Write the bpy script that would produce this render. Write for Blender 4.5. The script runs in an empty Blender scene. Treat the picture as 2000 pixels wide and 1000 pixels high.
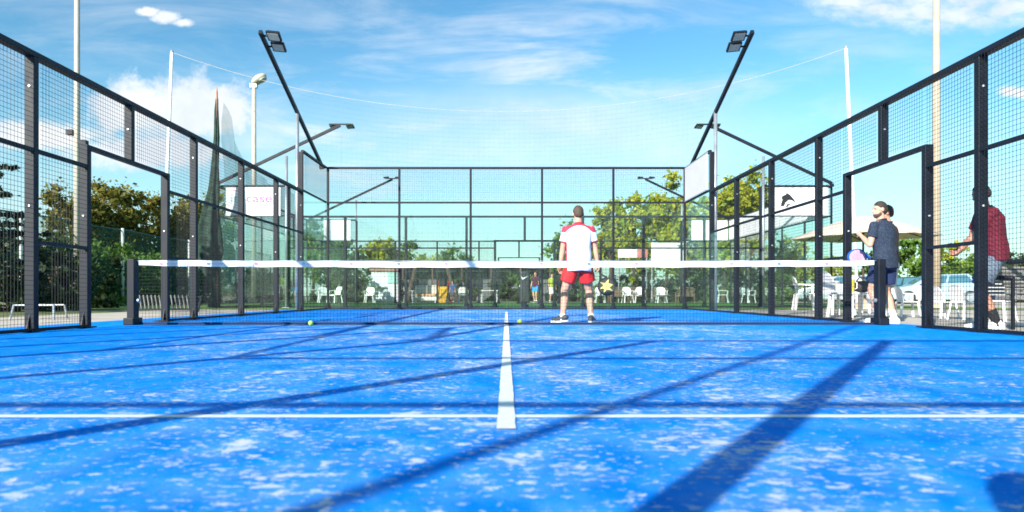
import bpy, math, random
import numpy as np
from mathutils import Vector, Matrix, Euler, noise as mnoise

random.seed(7)
rng = np.random.default_rng(7)
scene = bpy.context.scene
C = scene.collection
R = math.radians

# ------------------------------------------------------------------ camera
FPX = 1339.0            # focal length in pixels of a 2000 px wide picture
cam_data = bpy.data.cameras.new('camera')
cam = bpy.data.objects.new('camera', cam_data)
C.objects.link(cam)
cam.location = (0.0, 0.0, 0.398)
cam.rotation_euler = (R(90), 0, 0)
cam_data.sensor_width = 36.0
cam_data.lens = 36.0 * FPX / 2000.0
cam_data.shift_x = 0.0055
cam_data.shift_y = 0.0385
cam_data.clip_start = 0.02
cam_data.clip_end = 3000
cam_data.dof.use_dof = True
cam_data.dof.focus_distance = 9.3
cam_data.dof.aperture_fstop = 3.2
scene.camera = cam

# ------------------------------------------------------------------ exposure
scene.view_settings.view_transform = 'Standard'
scene.view_settings.look = 'None'
scene.view_settings.exposure = 1.0
scene.view_settings.gamma = 1.0
scene.view_settings.use_curve_mapping = False
scene.cycles.filter_width = 1.7
scene.cycles.transparent_max_bounces = 24
scene.cycles.max_bounces = 8

# ------------------------------------------------------------------ sun
SUN_EL = 26.1
SH = Vector((0.539, 0.842, 0.0))            # the way shadows fall on the court
sd = bpy.data.lights.new('sun', 'SUN')
sd.energy = 5.0
sd.angle = R(0.53)
sd.color = (1.0, 0.95, 0.87)
sun = bpy.data.objects.new('sun', sd)
C.objects.link(sun)
sun.location = (-30, -45, 30)
sun.rotation_euler = Vector((SH.x * math.cos(R(SUN_EL)), SH.y * math.cos(R(SUN_EL)),
                             -math.sin(R(SUN_EL)))).to_track_quat('-Z', 'Y').to_euler()

# ------------------------------------------------------------------ sky with clouds
world = bpy.data.worlds.new('World')
scene.world = world
world.use_nodes = True
wt = world.node_tree
wt.nodes.clear()


class NT:
    """small helper that writes node graphs"""
    def __init__(self, t):
        self.t = t

    def n(self, typ, **kw):
        nd = self.t.nodes.new(typ)
        for k, v in kw.items():
            setattr(nd, k, v)
        return nd

    def put(self, sock, v):
        if hasattr(v, 'is_output') or isinstance(v, bpy.types.NodeSocket):
            self.t.links.new(v, sock)
        else:
            sock.default_value = v

    def m(self, op, a, b=0.0, c=0.0, clamp=False):
        nd = self.n('ShaderNodeMath', operation=op, use_clamp=clamp)
        self.put(nd.inputs[0], a); self.put(nd.inputs[1], b); self.put(nd.inputs[2], c)
        return nd.outputs[0]

    def comb(self, x, y, z):
        nd = self.n('ShaderNodeCombineXYZ')
        self.put(nd.inputs[0], x); self.put(nd.inputs[1], y); self.put(nd.inputs[2], z)
        return nd.outputs[0]

    def noise(self, vec, scale, detail=4.0, rough=0.55, dist=0.0):
        nd = self.n('ShaderNodeTexNoise')
        self.put(nd.inputs['Vector'], vec)
        nd.inputs['Scale'].default_value = scale
        nd.inputs['Detail'].default_value = detail
        nd.inputs['Roughness'].default_value = rough
        nd.inputs['Distortion'].default_value = dist
        return nd.outputs['Fac']

    def step(self, v, lo, hi, a=0.0, b=1.0):
        nd = self.n('ShaderNodeMapRange', interpolation_type='SMOOTHSTEP')
        self.put(nd.inputs[0], v)
        for i, k in enumerate((lo, hi, a, b)):
            nd.inputs[i + 1].default_value = k
        return nd.outputs[0]

    def mix(self, fac, a, b, blend='MIX'):
        nd = self.n('ShaderNodeMix', data_type='RGBA', blend_type=blend)
        self.put(nd.inputs[0], fac); self.put(nd.inputs[6], a); self.put(nd.inputs[7], b)
        return nd.outputs[2]


w = NT(wt)
sky = w.n('ShaderNodeTexSky', sky_type='NISHITA')
sky.sun_disc = False
sky.sun_elevation = R(SUN_EL)
sky.sun_rotation = R(212.6)
sky.altitude = 50
sky.air_density = 1.25
sky.dust_density = 0.55
sky.ozone_density = 2.0
gam = w.n('ShaderNodeGamma')
wt.links.new(sky.outputs[0], gam.inputs[0])
gam.inputs[1].default_value = 1.25
skyc = w.mix(1.0, gam.outputs[0], (0.66, 1.11, 1.17, 1), 'MULTIPLY')
tc = w.n('ShaderNodeTexCoord')
sep = w.n('ShaderNodeSeparateXYZ')
wt.links.new(tc.outputs['Generated'], sep.inputs[0])
dy = w.m('ADD', w.m('ABSOLUTE', sep.outputs[1]), 0.12)
u = w.m('DIVIDE', sep.outputs[0], dy)       # how far to the side, how far up
v = w.m('DIVIDE', sep.outputs[2], dy)
uv = w.comb(u, v, 0.0)
K = 1.0 / 1.12


def blob(px, py, rx, ry):
    """soft mask round a direction seen at pixel px, py of the photograph"""
    a = w.m('DIVIDE', w.m('SUBTRACT', u, (px - 989) / FPX * K), rx / FPX)
    b = w.m('DIVIDE', w.m('SUBTRACT', v, (577 - py) / FPX * K), ry / FPX)
    r = w.m('SQRT', w.m('ADD', w.m('MULTIPLY', a, a), w.m('MULTIPLY', b, b)))
    return w.m('SUBTRACT', 1.0, r)


cum = None
for q in ((350, 222, 135, 82), (440, 225, 72, 66), (262, 225, 90, 48), (110, 272, 150, 30),
          (300, 300, 170, 45), (303, 35, 30, 12), (338, 44, 38, 15), (370, 54, 26, 10), (1942, 190, 34, 13), (1968, 196, 24, 9)):
    e = blob(*q)
    cum = e if cum is None else w.m('MAXIMUM', cum, e)
nz = w.m('ADD', w.m('MULTIPLY', w.noise(uv, 17.0, 6.0, 0.62), 0.62), w.m('MULTIPLY', w.noise(uv, 52.0, 6.0, 0.65), 0.38))
cfac = w.step(w.m('ADD', cum, w.m('MULTIPLY', w.m('SUBTRACT', nz, 0.5), 2.3)), -0.02, 0.62, 0.0, 0.92)
# thin streaks, drawn out sideways
mp = w.n('ShaderNodeMapping')
mp.inputs['Rotation'].default_value = (0, 0, R(9))
mp.inputs['Scale'].default_value = (2.2, 11.0, 1.0)
wt.links.new(uv, mp.inputs[0])
st = w.noise(mp.outputs[0], 1.6, 7.0, 0.62, 0.5)
big = w.noise(uv, 2.6, 2.0, 0.5)
region = w.m('MAXIMUM', w.step(blob(1030, 230, 620, 240), 0.0, 0.7, 0.4, 1.25), 0.4)
wisp = w.m('MULTIPLY', w.step(st, 0.40, 0.72), w.m('MULTIPLY', region, w.step(big, 0.3, 0.6, 0.35, 1.0)))
wisp = w.m('MULTIPLY', wisp, 0.75)
# rippled high cloud
mp2 = w.n('ShaderNodeMapping')
mp2.inputs['Rotation'].default_value = (0, 0, R(-14))
mp2.inputs['Scale'].default_value = (9.0, 22.0, 1.0)
wt.links.new(uv, mp2.inputs[0])
rp = w.noise(mp2.outputs[0], 3.0, 4.0, 0.6, 0.3)
alto = w.m('MULTIPLY', w.step(w.m('ADD', blob(1840, 5, 300, 75), w.m('MULTIPLY', w.m('SUBTRACT', nz, 0.5), 0.8)), 0.0, 0.5),
           w.step(rp, 0.30, 0.62, 0.35, 0.85))
veil = w.m('MULTIPLY', w.step(blob(1040, 262, 620, 130), 0.0, 0.9), w.step(w.noise(mp.outputs[0], 0.7, 5.0, 0.6), 0.3, 0.65, 0.12, 0.62))
fac = w.m('MAXIMUM', w.m('MAXIMUM', cfac, w.m('MAXIMUM', wisp, veil)), alto)
shade = w.noise(uv, 9.0, 4.0, 0.6)
ccol = w.mix(w.step(shade, 0.35, 0.7), (8.0, 8.6, 9.4, 1), (10.4, 10.6, 10.6, 1))
skyh = w.mix(w.step(v, 0.0, 0.34, 0.55, 0.0), skyc, (7.0, 9.4, 10.2, 1))     # pale haze low over the horizon, all the way round
ccol2 = w.mix(fac, skyh, ccol)
bg = w.n('ShaderNodeBackground')
bg.inputs['Strength'].default_value = 0.056
wt.links.new(ccol2, bg.inputs[0])
wo = w.n('ShaderNodeOutputWorld')
wt.links.new(bg.outputs[0], wo.inputs[0])

# ------------------------------------------------------------------ materials
MATS = {}


def bsdf_mat(name):
    m = bpy.data.materials.new(name)
    m.use_nodes = True
    t = m.node_tree
    b = t.nodes['Principled BSDF']
    return m, NT(t), b


def M(name, col, rough=0.5, metal=0.0, var=0.12, scale=6.0, bump=0.0, bscale=60.0, spec=0.5):
    """plain painted or moulded surface with a little unevenness"""
    if name in MATS:
        return MATS[name]
    m, t, b = bsdf_mat(name)
    pos = t.n('ShaderNodeTexCoord').outputs['Object']
    nz = t.noise(pos, scale, 5.0, 0.6)
    lo = tuple(c * (1 - var) for c in col) + (1,)
    hi = tuple(min(1, c * (1 + var)) for c in col) + (1,)
    t.put(b.inputs['Base Color'], t.mix(t.step(nz, 0.3, 0.7), lo, hi))
    t.put(b.inputs['Roughness'], t.step(nz, 0.2, 0.8, max(0.02, rough - 0.08), min(1, rough + 0.08)))
    b.inputs['Metallic'].default_value = metal
    b.inputs['Specular IOR Level'].default_value = spec
    if bump:
        bn = t.n('ShaderNodeBump')
        bn.inputs['Strength'].default_value = bump
        bn.inputs['Distance'].default_value = 0.01
        t.put(bn.inputs['Height'], t.noise(pos, bscale, 4.0, 0.6))
        t.put(b.inputs['Normal'], bn.outputs[0])
    MATS[name] = m
    return m


def leaf_mat(name, cols, transl=0.35):
    """each leaf takes one of several greens"""
    m, t, b = bsdf_mat(name)
    g = t.n('ShaderNodeNewGeometry')
    pos = t.n('ShaderNodeTexCoord').outputs['Object']
    cl = t.noise(pos, 0.9, 3.0, 0.6)
    f = t.m('ADD', t.m('MULTIPLY', g.outputs['Random Per Island'], 0.55), t.m('MULTIPLY', t.step(cl, 0.3, 0.7), 0.45))
    r = t.n('ShaderNodeValToRGB')
    t.put(r.inputs[0], f)
    el = r.color_ramp.elements
    while len(el) < len(cols):
        el.new(0.5)
    for i, c in enumerate(cols):
        el[i].position = i / (len(cols) - 1)
        el[i].color = tuple(c) + (1,)
    t.put(b.inputs['Base Color'], r.outputs[0])
    b.inputs['Roughness'].default_value = 0.55
    b.inputs['Specular IOR Level'].default_value = 0.3
    tr = t.n('ShaderNodeBsdfTranslucent')
    t.put(tr.inputs[0], r.outputs[0])
    mx = t.n('ShaderNodeMixShader')
    mx.inputs[0].default_value = transl
    t.put(mx.inputs[1], b.outputs[0]); t.put(mx.inputs[2], tr.outputs[0])
    t.put(t.t.nodes['Material Output'].inputs[0], mx.outputs[0])
    MATS[name] = m
    return m


def net_mat(name, col, cover, scale=None):
    """woven netting: a share of each patch is thread, the rest is open"""
    m, t, b = bsdf_mat(name)
    b.inputs['Base Color'].default_value = tuple(col) + (1,)
    b.inputs['Roughness'].default_value = 0.8
    tp = t.n('ShaderNodeBsdfTransparent')
    mx = t.n('ShaderNodeMixShader')
    pos = t.n('ShaderNodeTexCoord').outputs['Object']
    nz = t.noise(pos, 1.3, 4.0, 0.6)
    t.put(mx.inputs[0], t.step(nz, 0.25, 0.75, cover * 0.75, min(1, cover * 1.25)))
    t.put(mx.inputs[1], tp.outputs[0]); t.put(mx.inputs[2], b.outputs[0])
    t.put(t.t.nodes['Material Output'].inputs[0], mx.outputs[0])
    MATS[name] = m
    return m


def glass_mat(name, tint, refl=0.09, dirt=0.02):
    m, t, b = bsdf_mat(name)
    tp = t.n('ShaderNodeBsdfTransparent')
    tp.inputs[0].default_value = tuple(tint) + (1,)
    gl = t.n('ShaderNodeBsdfGlossy')
    gl.inputs['Roughness'].default_value = 0.02
    gl.inputs['Color'].default_value = (0.9, 1.0, 0.97, 1)
    fr = t.n('ShaderNodeFresnel')
    fr.inputs[0].default_value = 1.45
    mx = t.n('ShaderNodeMixShader')
    t.put(mx.inputs[0], t.m('MINIMUM', t.m('MULTIPLY', fr.outputs[0], 0.6), 0.12))
    t.put(mx.inputs[1], tp.outputs[0]); t.put(mx.inputs[2], gl.outputs[0])
    df = t.n('ShaderNodeBsdfDiffuse')
    df.inputs[0].default_value = (0.75, 0.8, 0.78, 1)
    mx2 = t.n('ShaderNodeMixShader')
    pos = t.n('ShaderNodeTexCoord').outputs['Object']
    t.put(mx2.inputs[0], t.step(t.noise(pos, 2.0, 6.0, 0.65), 0.35, 0.75, 0.0, dirt * 0.7))
    t.put(mx2.inputs[1], mx.outputs[0]); t.put(mx2.inputs[2], df.outputs[0])
    t.put(t.t.nodes['Material Output'].inputs[0], mx2.outputs[0])
    MATS[name] = m
    return m


def turf_mat(name, lo, hi, sand_amount=1.0):
    m, t, b = bsdf_mat(name)
    g = t.n('ShaderNodeNewGeometry').outputs['Position']
    sp = t.n('ShaderNodeSeparateXYZ')
    t.put(sp.inputs[0], g)
    p = t.comb(t.m('MULTIPLY', sp.outputs[0], 1.0), t.m('MULTIPLY', sp.outputs[1], 0.75), 0.0)
    wide = t.noise(p, 0.55, 3.0, 0.55)
    mid = t.noise(p, 6.2, 6.0, 0.62, 0.25)
    fine = t.noise(p, 38.0, 4.0, 0.7)
    grain = t.noise(p, 160.0, 2.0, 0.6)
    base = t.mix(t.step(t.noise(p, 6.0, 4.0, 0.6), 0.3, 0.7), tuple(lo) + (1,), tuple(hi) + (1,))
    base = t.mix(t.step(grain, 0.2, 0.8, 0.0, 0.45), base, tuple(c * 0.55 for c in lo) + (1,))
    # silica sand left lying on the pile: drifts built of many small grains, most of it where play wears the pile
    play = t.step(t.m('ABSOLUTE', sp.outputs[0]), 1.6, 5.0, 0.06, -0.10)
    dens = t.m('ADD', t.m('MULTIPLY', t.m('SUBTRACT', wide, 0.5), 0.22), play)
    dens = t.m('ADD', dens, t.m('MULTIPLY', t.m('SUBTRACT', t.noise(p, 2.4, 4.0, 0.6, 0.4), 0.53), 0.42))
    q = t.comb(t.m('MULTIPLY', sp.outputs[0], 0.72), sp.outputs[1], 0.0)
    s1 = t.step(t.m('ADD', t.noise(q, 15.0, 4.0, 0.62), dens), 0.63, 0.70, 0.0, 0.85 * sand_amount)
    s2 = t.step(t.m('ADD', t.noise(q, 42.0, 3.0, 0.6), dens), 0.60, 0.68, 0.0, 0.55 * sand_amount)
    s3 = t.step(t.m('ADD', t.m('ADD', mid, t.m('MULTIPLY', dens, 0.8)), t.m('MULTIPLY', t.m('SUBTRACT', fine, 0.5), 0.2)), 0.66, 0.74, 0.0, 0.97 * sand_amount)
    haze = t.step(t.m('ADD', mid, dens), 0.40, 0.75, 0.0, 0.12 * sand_amount)
    f = t.m('MAXIMUM', t.m('MAXIMUM', s1, s2), t.m('MAXIMUM', s3, haze))
    t.put(b.inputs['Base Color'], t.mix(f, base, (0.64, 0.63, 0.62, 1)))
    b.inputs['Roughness'].default_value = 0.95
    b.inputs['Specular IOR Level'].default_value = 0.03
    bn = t.n('ShaderNodeBump')
    bn.inputs['Strength'].default_value = 0.35
    bn.inputs['Distance'].default_value = 0.006
    t.put(bn.inputs['Height'], t.m('ADD', t.m('MULTIPLY', grain, 0.7), fine))
    t.put(b.inputs['Normal'], bn.outputs[0])
    MATS[name] = m
    return m


def ground_mat(name, a, bcol, scale, sharp=(0.4, 0.6), fine=30.0, bump=0.4):
    m, t, b = bsdf_mat(name)
    g = t.n('ShaderNodeNewGeometry').outputs['Position']
    n1 = t.noise(g, scale, 5.0, 0.6)
    n2 = t.noise(g, fine, 5.0, 0.7)
    c = t.mix(t.step(n1, *sharp), tuple(a) + (1,), tuple(bcol) + (1,))
    c = t.mix(t.step(n2, 0.3, 0.75, 0.0, 0.45), c, tuple(x * 0.45 for x in a) + (1,))
    t.put(b.inputs['Base Color'], c)
    b.inputs['Roughness'].default_value = 0.9
    bn = t.n('ShaderNodeBump')
    bn.inputs['Strength'].default_value = bump
    bn.inputs['Distance'].default_value = 0.02
    t.put(bn.inputs['Height'], n2)
    t.put(b.inputs['Normal'], bn.outputs[0])
    MATS[name] = m
    return m


DARK = M('anthracite_paint', (0.0055, 0.008, 0.014), 0.55, 0.0, 0.3, 4.0, 0.05, 90, 0.3)
GALV = M('galvanised_steel', (0.36, 0.40, 0.43), 0.45, 0.6, 0.15, 3.0)
WHITEP = M('white_plastic', (0.80, 0.78, 0.76), 0.38, 0.0, 0.05, 5.0)
WHITEB = M('white_board', (0.78, 0.77, 0.79), 0.5, 0.0, 0.05, 3.0)
TAPE = M('white_tape', (0.72, 0.72, 0.73), 0.8, 0.0, 0.10, 5.0, 0.3, 300)
BLACKN = M('black_twine', (0.012, 0.012, 0.014), 0.8)
LINE = M('white_line_fibre', (0.80, 0.80, 0.81), 0.85, 0.0, 0.08, 30.0, 0.4, 250)
CONC = M('concrete_pole', (0.44, 0.34, 0.25), 0.85, 0.0, 0.12, 2.0, 0.3, 40)
WPOLE = M('white_pole_paint', (0.46, 0.42, 0.35), 0.6, 0.0, 0.1, 2.0)
BARK = M('bark', (0.085, 0.060, 0.042), 0.95, 0.0, 0.3, 9.0, 0.8, 30)
TURF = turf_mat('blue_turf', (0.001, 0.215, 0.80), (0.006, 0.315, 0.95))
TURF2 = turf_mat('green_turf', (0.05, 0.16, 0.02), (0.09, 0.24, 0.035), 0.3)
GLASS = glass_mat('tempered_glass', (0.93, 0.975, 0.96))
CARGLASS = M('car_glass', (0.05, 0.14, 0.18), 0.08, 0.0, 0.1, 2.0, spec=1.0)
LENS = M('lamp_lens', (0.30, 0.34, 0.32), 0.25, 0.0, 0.1, 20.0)
RUBBER = M('rubber', (0.02, 0.02, 0.02), 0.8)
BOLT = M('zinc_bolt', (0.85, 0.86, 0.88), 0.3, 0.5)


# ------------------------------------------------------------------ mesh helpers
class MB:
    def __init__(self):
        self.v = []; self.f = []; self.mi = []

    def add(self, vs, fs, mi=0):
        o = len(self.v)
        self.v += [tuple(p) for p in vs]
        self.f += [tuple(i + o for i in q) for q in fs]
        self.mi += [mi] * len(fs)
        return self

    def box(self, lo, hi, mi=0):
        x0, y0, z0 = lo; x1, y1, z1 = hi
        vs = [(x0, y0, z0), (x1, y0, z0), (x1, y1, z0), (x0, y1, z0),
              (x0, y0, z1), (x1, y0, z1), (x1, y1, z1), (x0, y1, z1)]
        return self.add(vs, [(0, 3, 2, 1), (4, 5, 6, 7), (0, 1, 5, 4), (1, 2, 6, 5), (2, 3, 7, 6), (3, 0, 4, 7)], mi)

    def bar(self, a, b, wdt, hgt, up=(0, 0, 1), mi=0):
        a = Vector(a); b = Vector(b)
        d = (b - a).normalized()
        up = Vector(up)
        s = d.cross(up)
        if s.length < 1e-4:
            s = d.cross(Vector((0, 1, 0)))
        s.normalize()
        n = s.cross(d).normalized()
        vs = []
        for p in (a, b):
            for i, j in ((-1, -1), (1, -1), (1, 1), (-1, 1)):
                vs.append(p + s * (i * wdt / 2) + n * (j * hgt / 2))
        return self.add(vs, [(0, 1, 2, 3), (7, 6, 5, 4), (0, 4, 5, 1), (1, 5, 6, 2), (2, 6, 7, 3), (3, 7, 4, 0)], mi)

    def tube(self, pts, rads, n=8, caps=True, mi=0):
        pts = [Vector(p) for p in pts]
        if not hasattr(rads, '__len__'):
            rads = [rads] * len(pts)
        rings = []
        ref = None
        vs = []; fs = []
        for i, p in enumerate(pts):
            d = (pts[min(i + 1, len(pts) - 1)] - pts[max(i - 1, 0)]).normalized()
            if ref is None:
                ref = Vector((0, 0, 1)) if abs(d.z) < 0.9 else Vector((1, 0, 0))
            s = d.cross(ref).normalized()
            t = s.cross(d).normalized()
            ref = t
            for k in range(n):
                a = 2 * math.pi * k / n
                vs.append(p + (s * math.cos(a) + t * math.sin(a)) * rads[i])
        for i in range(len(pts) - 1):
            for k in range(n):
                k2 = (k + 1) % n
                fs.append((i * n + k, i * n + k2, (i + 1) * n + k2, (i + 1) * n + k))
        if caps:
            fs.append(tuple(range(n))[::-1])
            fs.append(tuple((len(pts) - 1) * n + k for k in range(n)))
        return self.add(vs, fs, mi)

    def cap(self, a, b, r0, r1, n=12):
        """tapered limb with round ends"""
        a = Vector(a); b = Vector(b)
        d = (b - a)
        L = d.length
        d = d / L if L > 1e-6 else Vector((0, 0, 1))
        pts = []; rr = []
        for k in (0.02, 0.35, 0.7):
            pts.append(a - d * r0 * math.sqrt(max(0, 1 - k * k))); rr.append(r0 * k)
        pts.append(a); rr.append(r0)
        pts.append(b); rr.append(r1)
        for k in (0.7, 0.35, 0.02):
            pts.append(b + d * r1 * math.sqrt(max(0, 1 - k * k))); rr.append(r1 * k)
        return self.tube(pts, rr, n)

    def ell(self, c, r, rot=None, nu=16, nv=10):
        c = Vector(c)
        vs = []; fs = []
        for j in range(nv + 1):
            th = math.pi * (j + 0.001) / (nv + 0.002)
            for i in range(nu):
                a = 2 * math.pi * i / nu
                p = Vector((r[0] * math.sin(th) * math.cos(a), r[1] * math.sin(th) * math.sin(a), r[2] * math.cos(th)))
                if rot is not None:
                    p = rot @ p
                vs.append(c + p)
        for j in range(nv):
            for i in range(nu):
                i2 = (i + 1) % nu
                fs.append((j * nu + i, (j + 1) * nu + i, (j + 1) * nu + i2, j * nu + i2))
        fs.append(tuple(range(nu)))
        fs.append(tuple(nv * nu + i for i in range(nu))[::-1])
        return self.add(vs, fs)

    def etube(self, pts, rx, ry, right, n=20):
        """trunk of elliptical rings, closed top and bottom"""
        right = Vector(right).normalized()
        pts = [Vector(p) for p in pts]
        vs = []; fs = []
        for i, p in enumerate(pts):
            d = (pts[min(i + 1, len(pts) - 1)] - pts[max(i - 1, 0)]).normalized()
            fwd = d.cross(right).normalized()
            rt = fwd.cross(d).normalized()
            for k in range(n):
                a = 2 * math.pi * k / n
                vs.append(p + rt * rx[i] * math.cos(a) + fwd * ry[i] * math.sin(a))
        for i in range(len(pts) - 1):
            for k in range(n):
                k2 = (k + 1) % n
                fs.append((i * n + k, i * n + k2, (i + 1) * n + k2, (i + 1) * n + k))
        fs.append(tuple(range(n))[::-1])
        fs.append(tuple((len(pts) - 1) * n + k for k in range(n)))
        return self.add(vs, fs)

    def prism(self, poly, y0, y1, mi=0):
        """outline in x, z pushed along y"""
        n = len(poly)
        vs = [(x, y0, z) for x, z in poly] + [(x, y1, z) for x, z in poly]
        fs = [tuple(range(n)), tuple(range(n, 2 * n))[::-1]]
        for i in range(n):
            j = (i + 1) % n
            fs.append((i, i + n, j + n, j))
        return self.add(vs, fs, mi)

    def mesh(self, name, mats, smooth=False):
        me = bpy.data.meshes.new(name)
        me.from_pydata(self.v, [], self.f)
        if not isinstance(mats, (list, tuple)):
            mats = [mats]
        for m in mats:
            me.materials.append(m)
        if len(mats) > 1:
            me.polygons.foreach_set('material_index', self.mi)
        if smooth:
            me.polygons.foreach_set('use_smooth', [True] * len(me.polygons))
        me.update()
        return me

    def obj(self, name, mats, parent=None, smooth=False, loc=None):
        o = bpy.data.objects.new(name, self.mesh(name, mats, smooth))
        C.objects.link(o)
        if parent is not None:
            o.parent = parent
        if loc is not None:
            o.location = loc
        return o


def bevel(o, wdt=0.006, seg=2):
    b = o.modifiers.new('bevel', 'BEVEL')
    b.width = wdt; b.segments = seg; b.limit_method = 'ANGLE'
    return o


def tag(o, label=None, cat=None, group=None, kind=None):
    if label: o['label'] = label
    if cat: o['category'] = cat
    if group: o['group'] = group
    if kind: o['kind'] = kind
    return o


def thing(name, label, cat, loc=(0, 0, 0), rotz=0.0, group=None):
    o = bpy.data.objects.new(name, None)
    o.empty_display_size = 0.2
    C.objects.link(o)
    o.location = loc
    o.rotation_euler = (0, 0, rotz)
    return tag(o, label, cat, group)


def copy_tree(o, parent=None):
    c = o.copy()
    C.objects.link(c)
    c.parent = parent
    for ch in list(o.children):
        copy_tree(ch, c)
    return c


def dup(root, loc, rotz, label, group=None):
    c = copy_tree(root)
    c.location = loc
    c.rotation_euler = (0, 0, rotz)
    c['label'] = label
    if group: c['group'] = group
    return c


WS = bpy.data.scenes.new('workshop')          # empty bench where shapes are melted together, removed at the end


def evaluated(o):
    vl = WS.view_layers[0]
    vl.update()
    return bpy.data.meshes.new_from_object(o.evaluated_get(vl.depsgraph))


def remeshed(mb, name, mats, voxel=0.01, smooth_it=3, wrinkle=0.0, wscale=9.0, parent=None):
    """melt overlapping limbs and trunk into one continuous skin"""
    o = bpy.data.objects.new('tmp', mb.mesh('tmp', mats))
    WS.collection.objects.link(o)
    r = o.modifiers.new('r', 'REMESH'); r.mode = 'VOXEL'; r.voxel_size = voxel; r.use_smooth_shade = True
    if smooth_it:
        s = o.modifiers.new('s', 'SMOOTH'); s.factor = 0.5; s.iterations = smooth_it
    me = evaluated(o)
    old = o.data
    bpy.data.objects.remove(o)
    bpy.data.meshes.remove(old)
    me.name = name
    if wrinkle:
        n = len(me.vertices)
        co = np.empty(3 * n, np.float32); me.vertices.foreach_get('co', co); co = co.reshape(-1, 3)
        no = np.empty(3 * n, np.float32); me.vertex_normals.foreach_get('vector', no); no = no.reshape(-1, 3)
        kk = np.array([mnoise.noise((c[0] * wscale, c[1] * wscale, c[2] * wscale * 0.55))
                       + 0.5 * mnoise.noise((c[0] * wscale * 2.3 + 7, c[1] * wscale * 2.3, c[2] * wscale * 1.1)) for c in co.tolist()], np.float32)
        me.vertices.foreach_set('co', (co + no * (kk * wrinkle)[:, None]).ravel())
    me.polygons.foreach_set('use_smooth', [True] * len(me.polygons))
    me.update()
    o = bpy.data.objects.new(name, me)
    C.objects.link(o)
    if parent is not None:
        o.parent = parent
    return o


def at(px, py_or_none, d, z=None):
    """a point at distance d seen at pixel px (and py)"""
    x = (px - 989) / FPX * d
    if py_or_none is None:
        return Vector((x, d, z or 0.0))
    return Vector((x, d, 0.398 + (577 - py_or_none) / FPX * d))

# ================================================================== the setting
MAINY = 9.18                                  # the net stands here
C2 = Vector((0.6, 27.45, 0.0))                # middle of the second court, lying crosswise


def sheet(name, x0, x1, y0, y1, z, mat, nx=1, ny=1):
    mb = MB()
    mb.add([(x0, y0, z), (x1, y0, z), (x1, y1, z), (x0, y1, z)], [(0, 1, 2, 3)])
    return tag(mb.obj(name, mat), kind='structure')


sheet('ground', -900, 900, -300, 1500, -0.012,
      ground_mat('dry_lawn', (0.10, 0.15, 0.035), (0.26, 0.21, 0.12), 0.35, (0.42, 0.62), 14.0))
sheet('gravel_yard', 9.3, 60, 2, 46, -0.008,
      ground_mat('pale_gravel', (0.50, 0.45, 0.38), (0.36, 0.31, 0.24), 0.5, (0.4, 0.65), 60.0))
sheet('path', -9.2, 9.3, -6, 21.0, -0.004,
      ground_mat('pale_concrete', (0.56, 0.50, 0.42), (0.43, 0.38, 0.31), 0.8, (0.35, 0.7), 45.0, 0.2))
sheet('lawn', -14.5, 16.0, 19.55, 40.0, 0.0,
      ground_mat('mown_grass', (0.09, 0.20, 0.025), (0.16, 0.24, 0.04), 0.9, (0.35, 0.65), 40.0, 0.6))
sheet('blue_court_floor', -6.15, 5.5, -1.2, 19.5, 0.004, TURF)
sheet('green_court_floor', C2.x - 10.1, C2.x + 10.1, C2.y - 5.1, C2.y + 5.1, 0.006, TURF2)


def court_line(x0, x1, y0, y1, label):
    mb = MB()
    n = max(1, int(max(x1 - x0, y1 - y0) / 0.1))
    lx = (x1 - x0) > (y1 - y0)
    vs = []; fs = []
    for i in range(n + 1):
        k = i / n
        j0 = random.uniform(-1, 1) * 0.0018; j1 = random.uniform(-1, 1) * 0.0018
        if lx:
            vs += [(x0 + (x1 - x0) * k, y0 + j0, 0.0062), (x0 + (x1 - x0) * k, y1 + j1, 0.0062)]
        else:
            vs += [(x0 + j0, y0 + (y1 - y0) * k, 0.0062), (x1 + j1, y0 + (y1 - y0) * k, 0.0062)]
        if i:
            fs.append((2 * i - 2, 2 * i, 2 * i + 1, 2 * i - 1) if lx else (2 * i - 2, 2 * i - 1, 2 * i + 1, 2 * i))
    mb.add(vs, fs)
    o = mb.obj('court_line', LINE)
    tag(o, label, 'line', 'painted lines of the blue court')
    return o


court_line(-4.98, 4.98, MAINY - 6.975, MAINY - 6.925, 'white service line running across the blue court nearest the viewer')
court_line(-4.98, 4.98, MAINY + 6.925, MAINY + 6.975, 'white service line across the blue court beyond the net')
cl = court_line(-0.0275, 0.0275, MAINY - 7.17, MAINY + 7.15, 'white centre line running away under the net on the blue court')
cl.location.z = 0.002

# ------------------------------------------------------------------ court fences
PX = [-10.0, -7.70, -5.86, -3.88, -1.90, 1.90, 3.88, 5.86, 7.70, 10.0]


def wire_mesh(x0, x1, z0, z1, y=0.006, pitch=0.05, r=0.0025):
    mb = MB()
    vs = []; fs = []

    def strand(a, b, ax):
        o = len(vs)
        for p in (a, b):
            for k in range(3):
                t = 2 * math.pi * k / 3
                c, s = r * math.cos(t), r * math.sin(t)
                vs.append((p[0] + c, p[1] + s, p[2]) if ax == 'z' else (p[0], p[1] + s, p[2] + c))
        for k in range(3):
            fs.append((o + k, o + (k + 1) % 3, o + 3 + (k + 1) % 3, o + 3 + k))
    n = max(2, int(round((x1 - x0) / pitch)))
    for i in range(1, n):
        x = x0 + (x1 - x0) * i / n
        strand((x, y, z0), (x, y, z1), 'z')
    n = max(2, int(round((z1 - z0) / pitch)))
    for i in range(1, n):
        z = z0 + (z1 - z0) * i / n
        strand((x0, y - 2 * r, z), (x1, y - 2 * r, z), 'x')
    mb.add(vs, fs)
    return mb


PW, PD = 0.08, 0.105          # post width along the fence, depth across it


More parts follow.
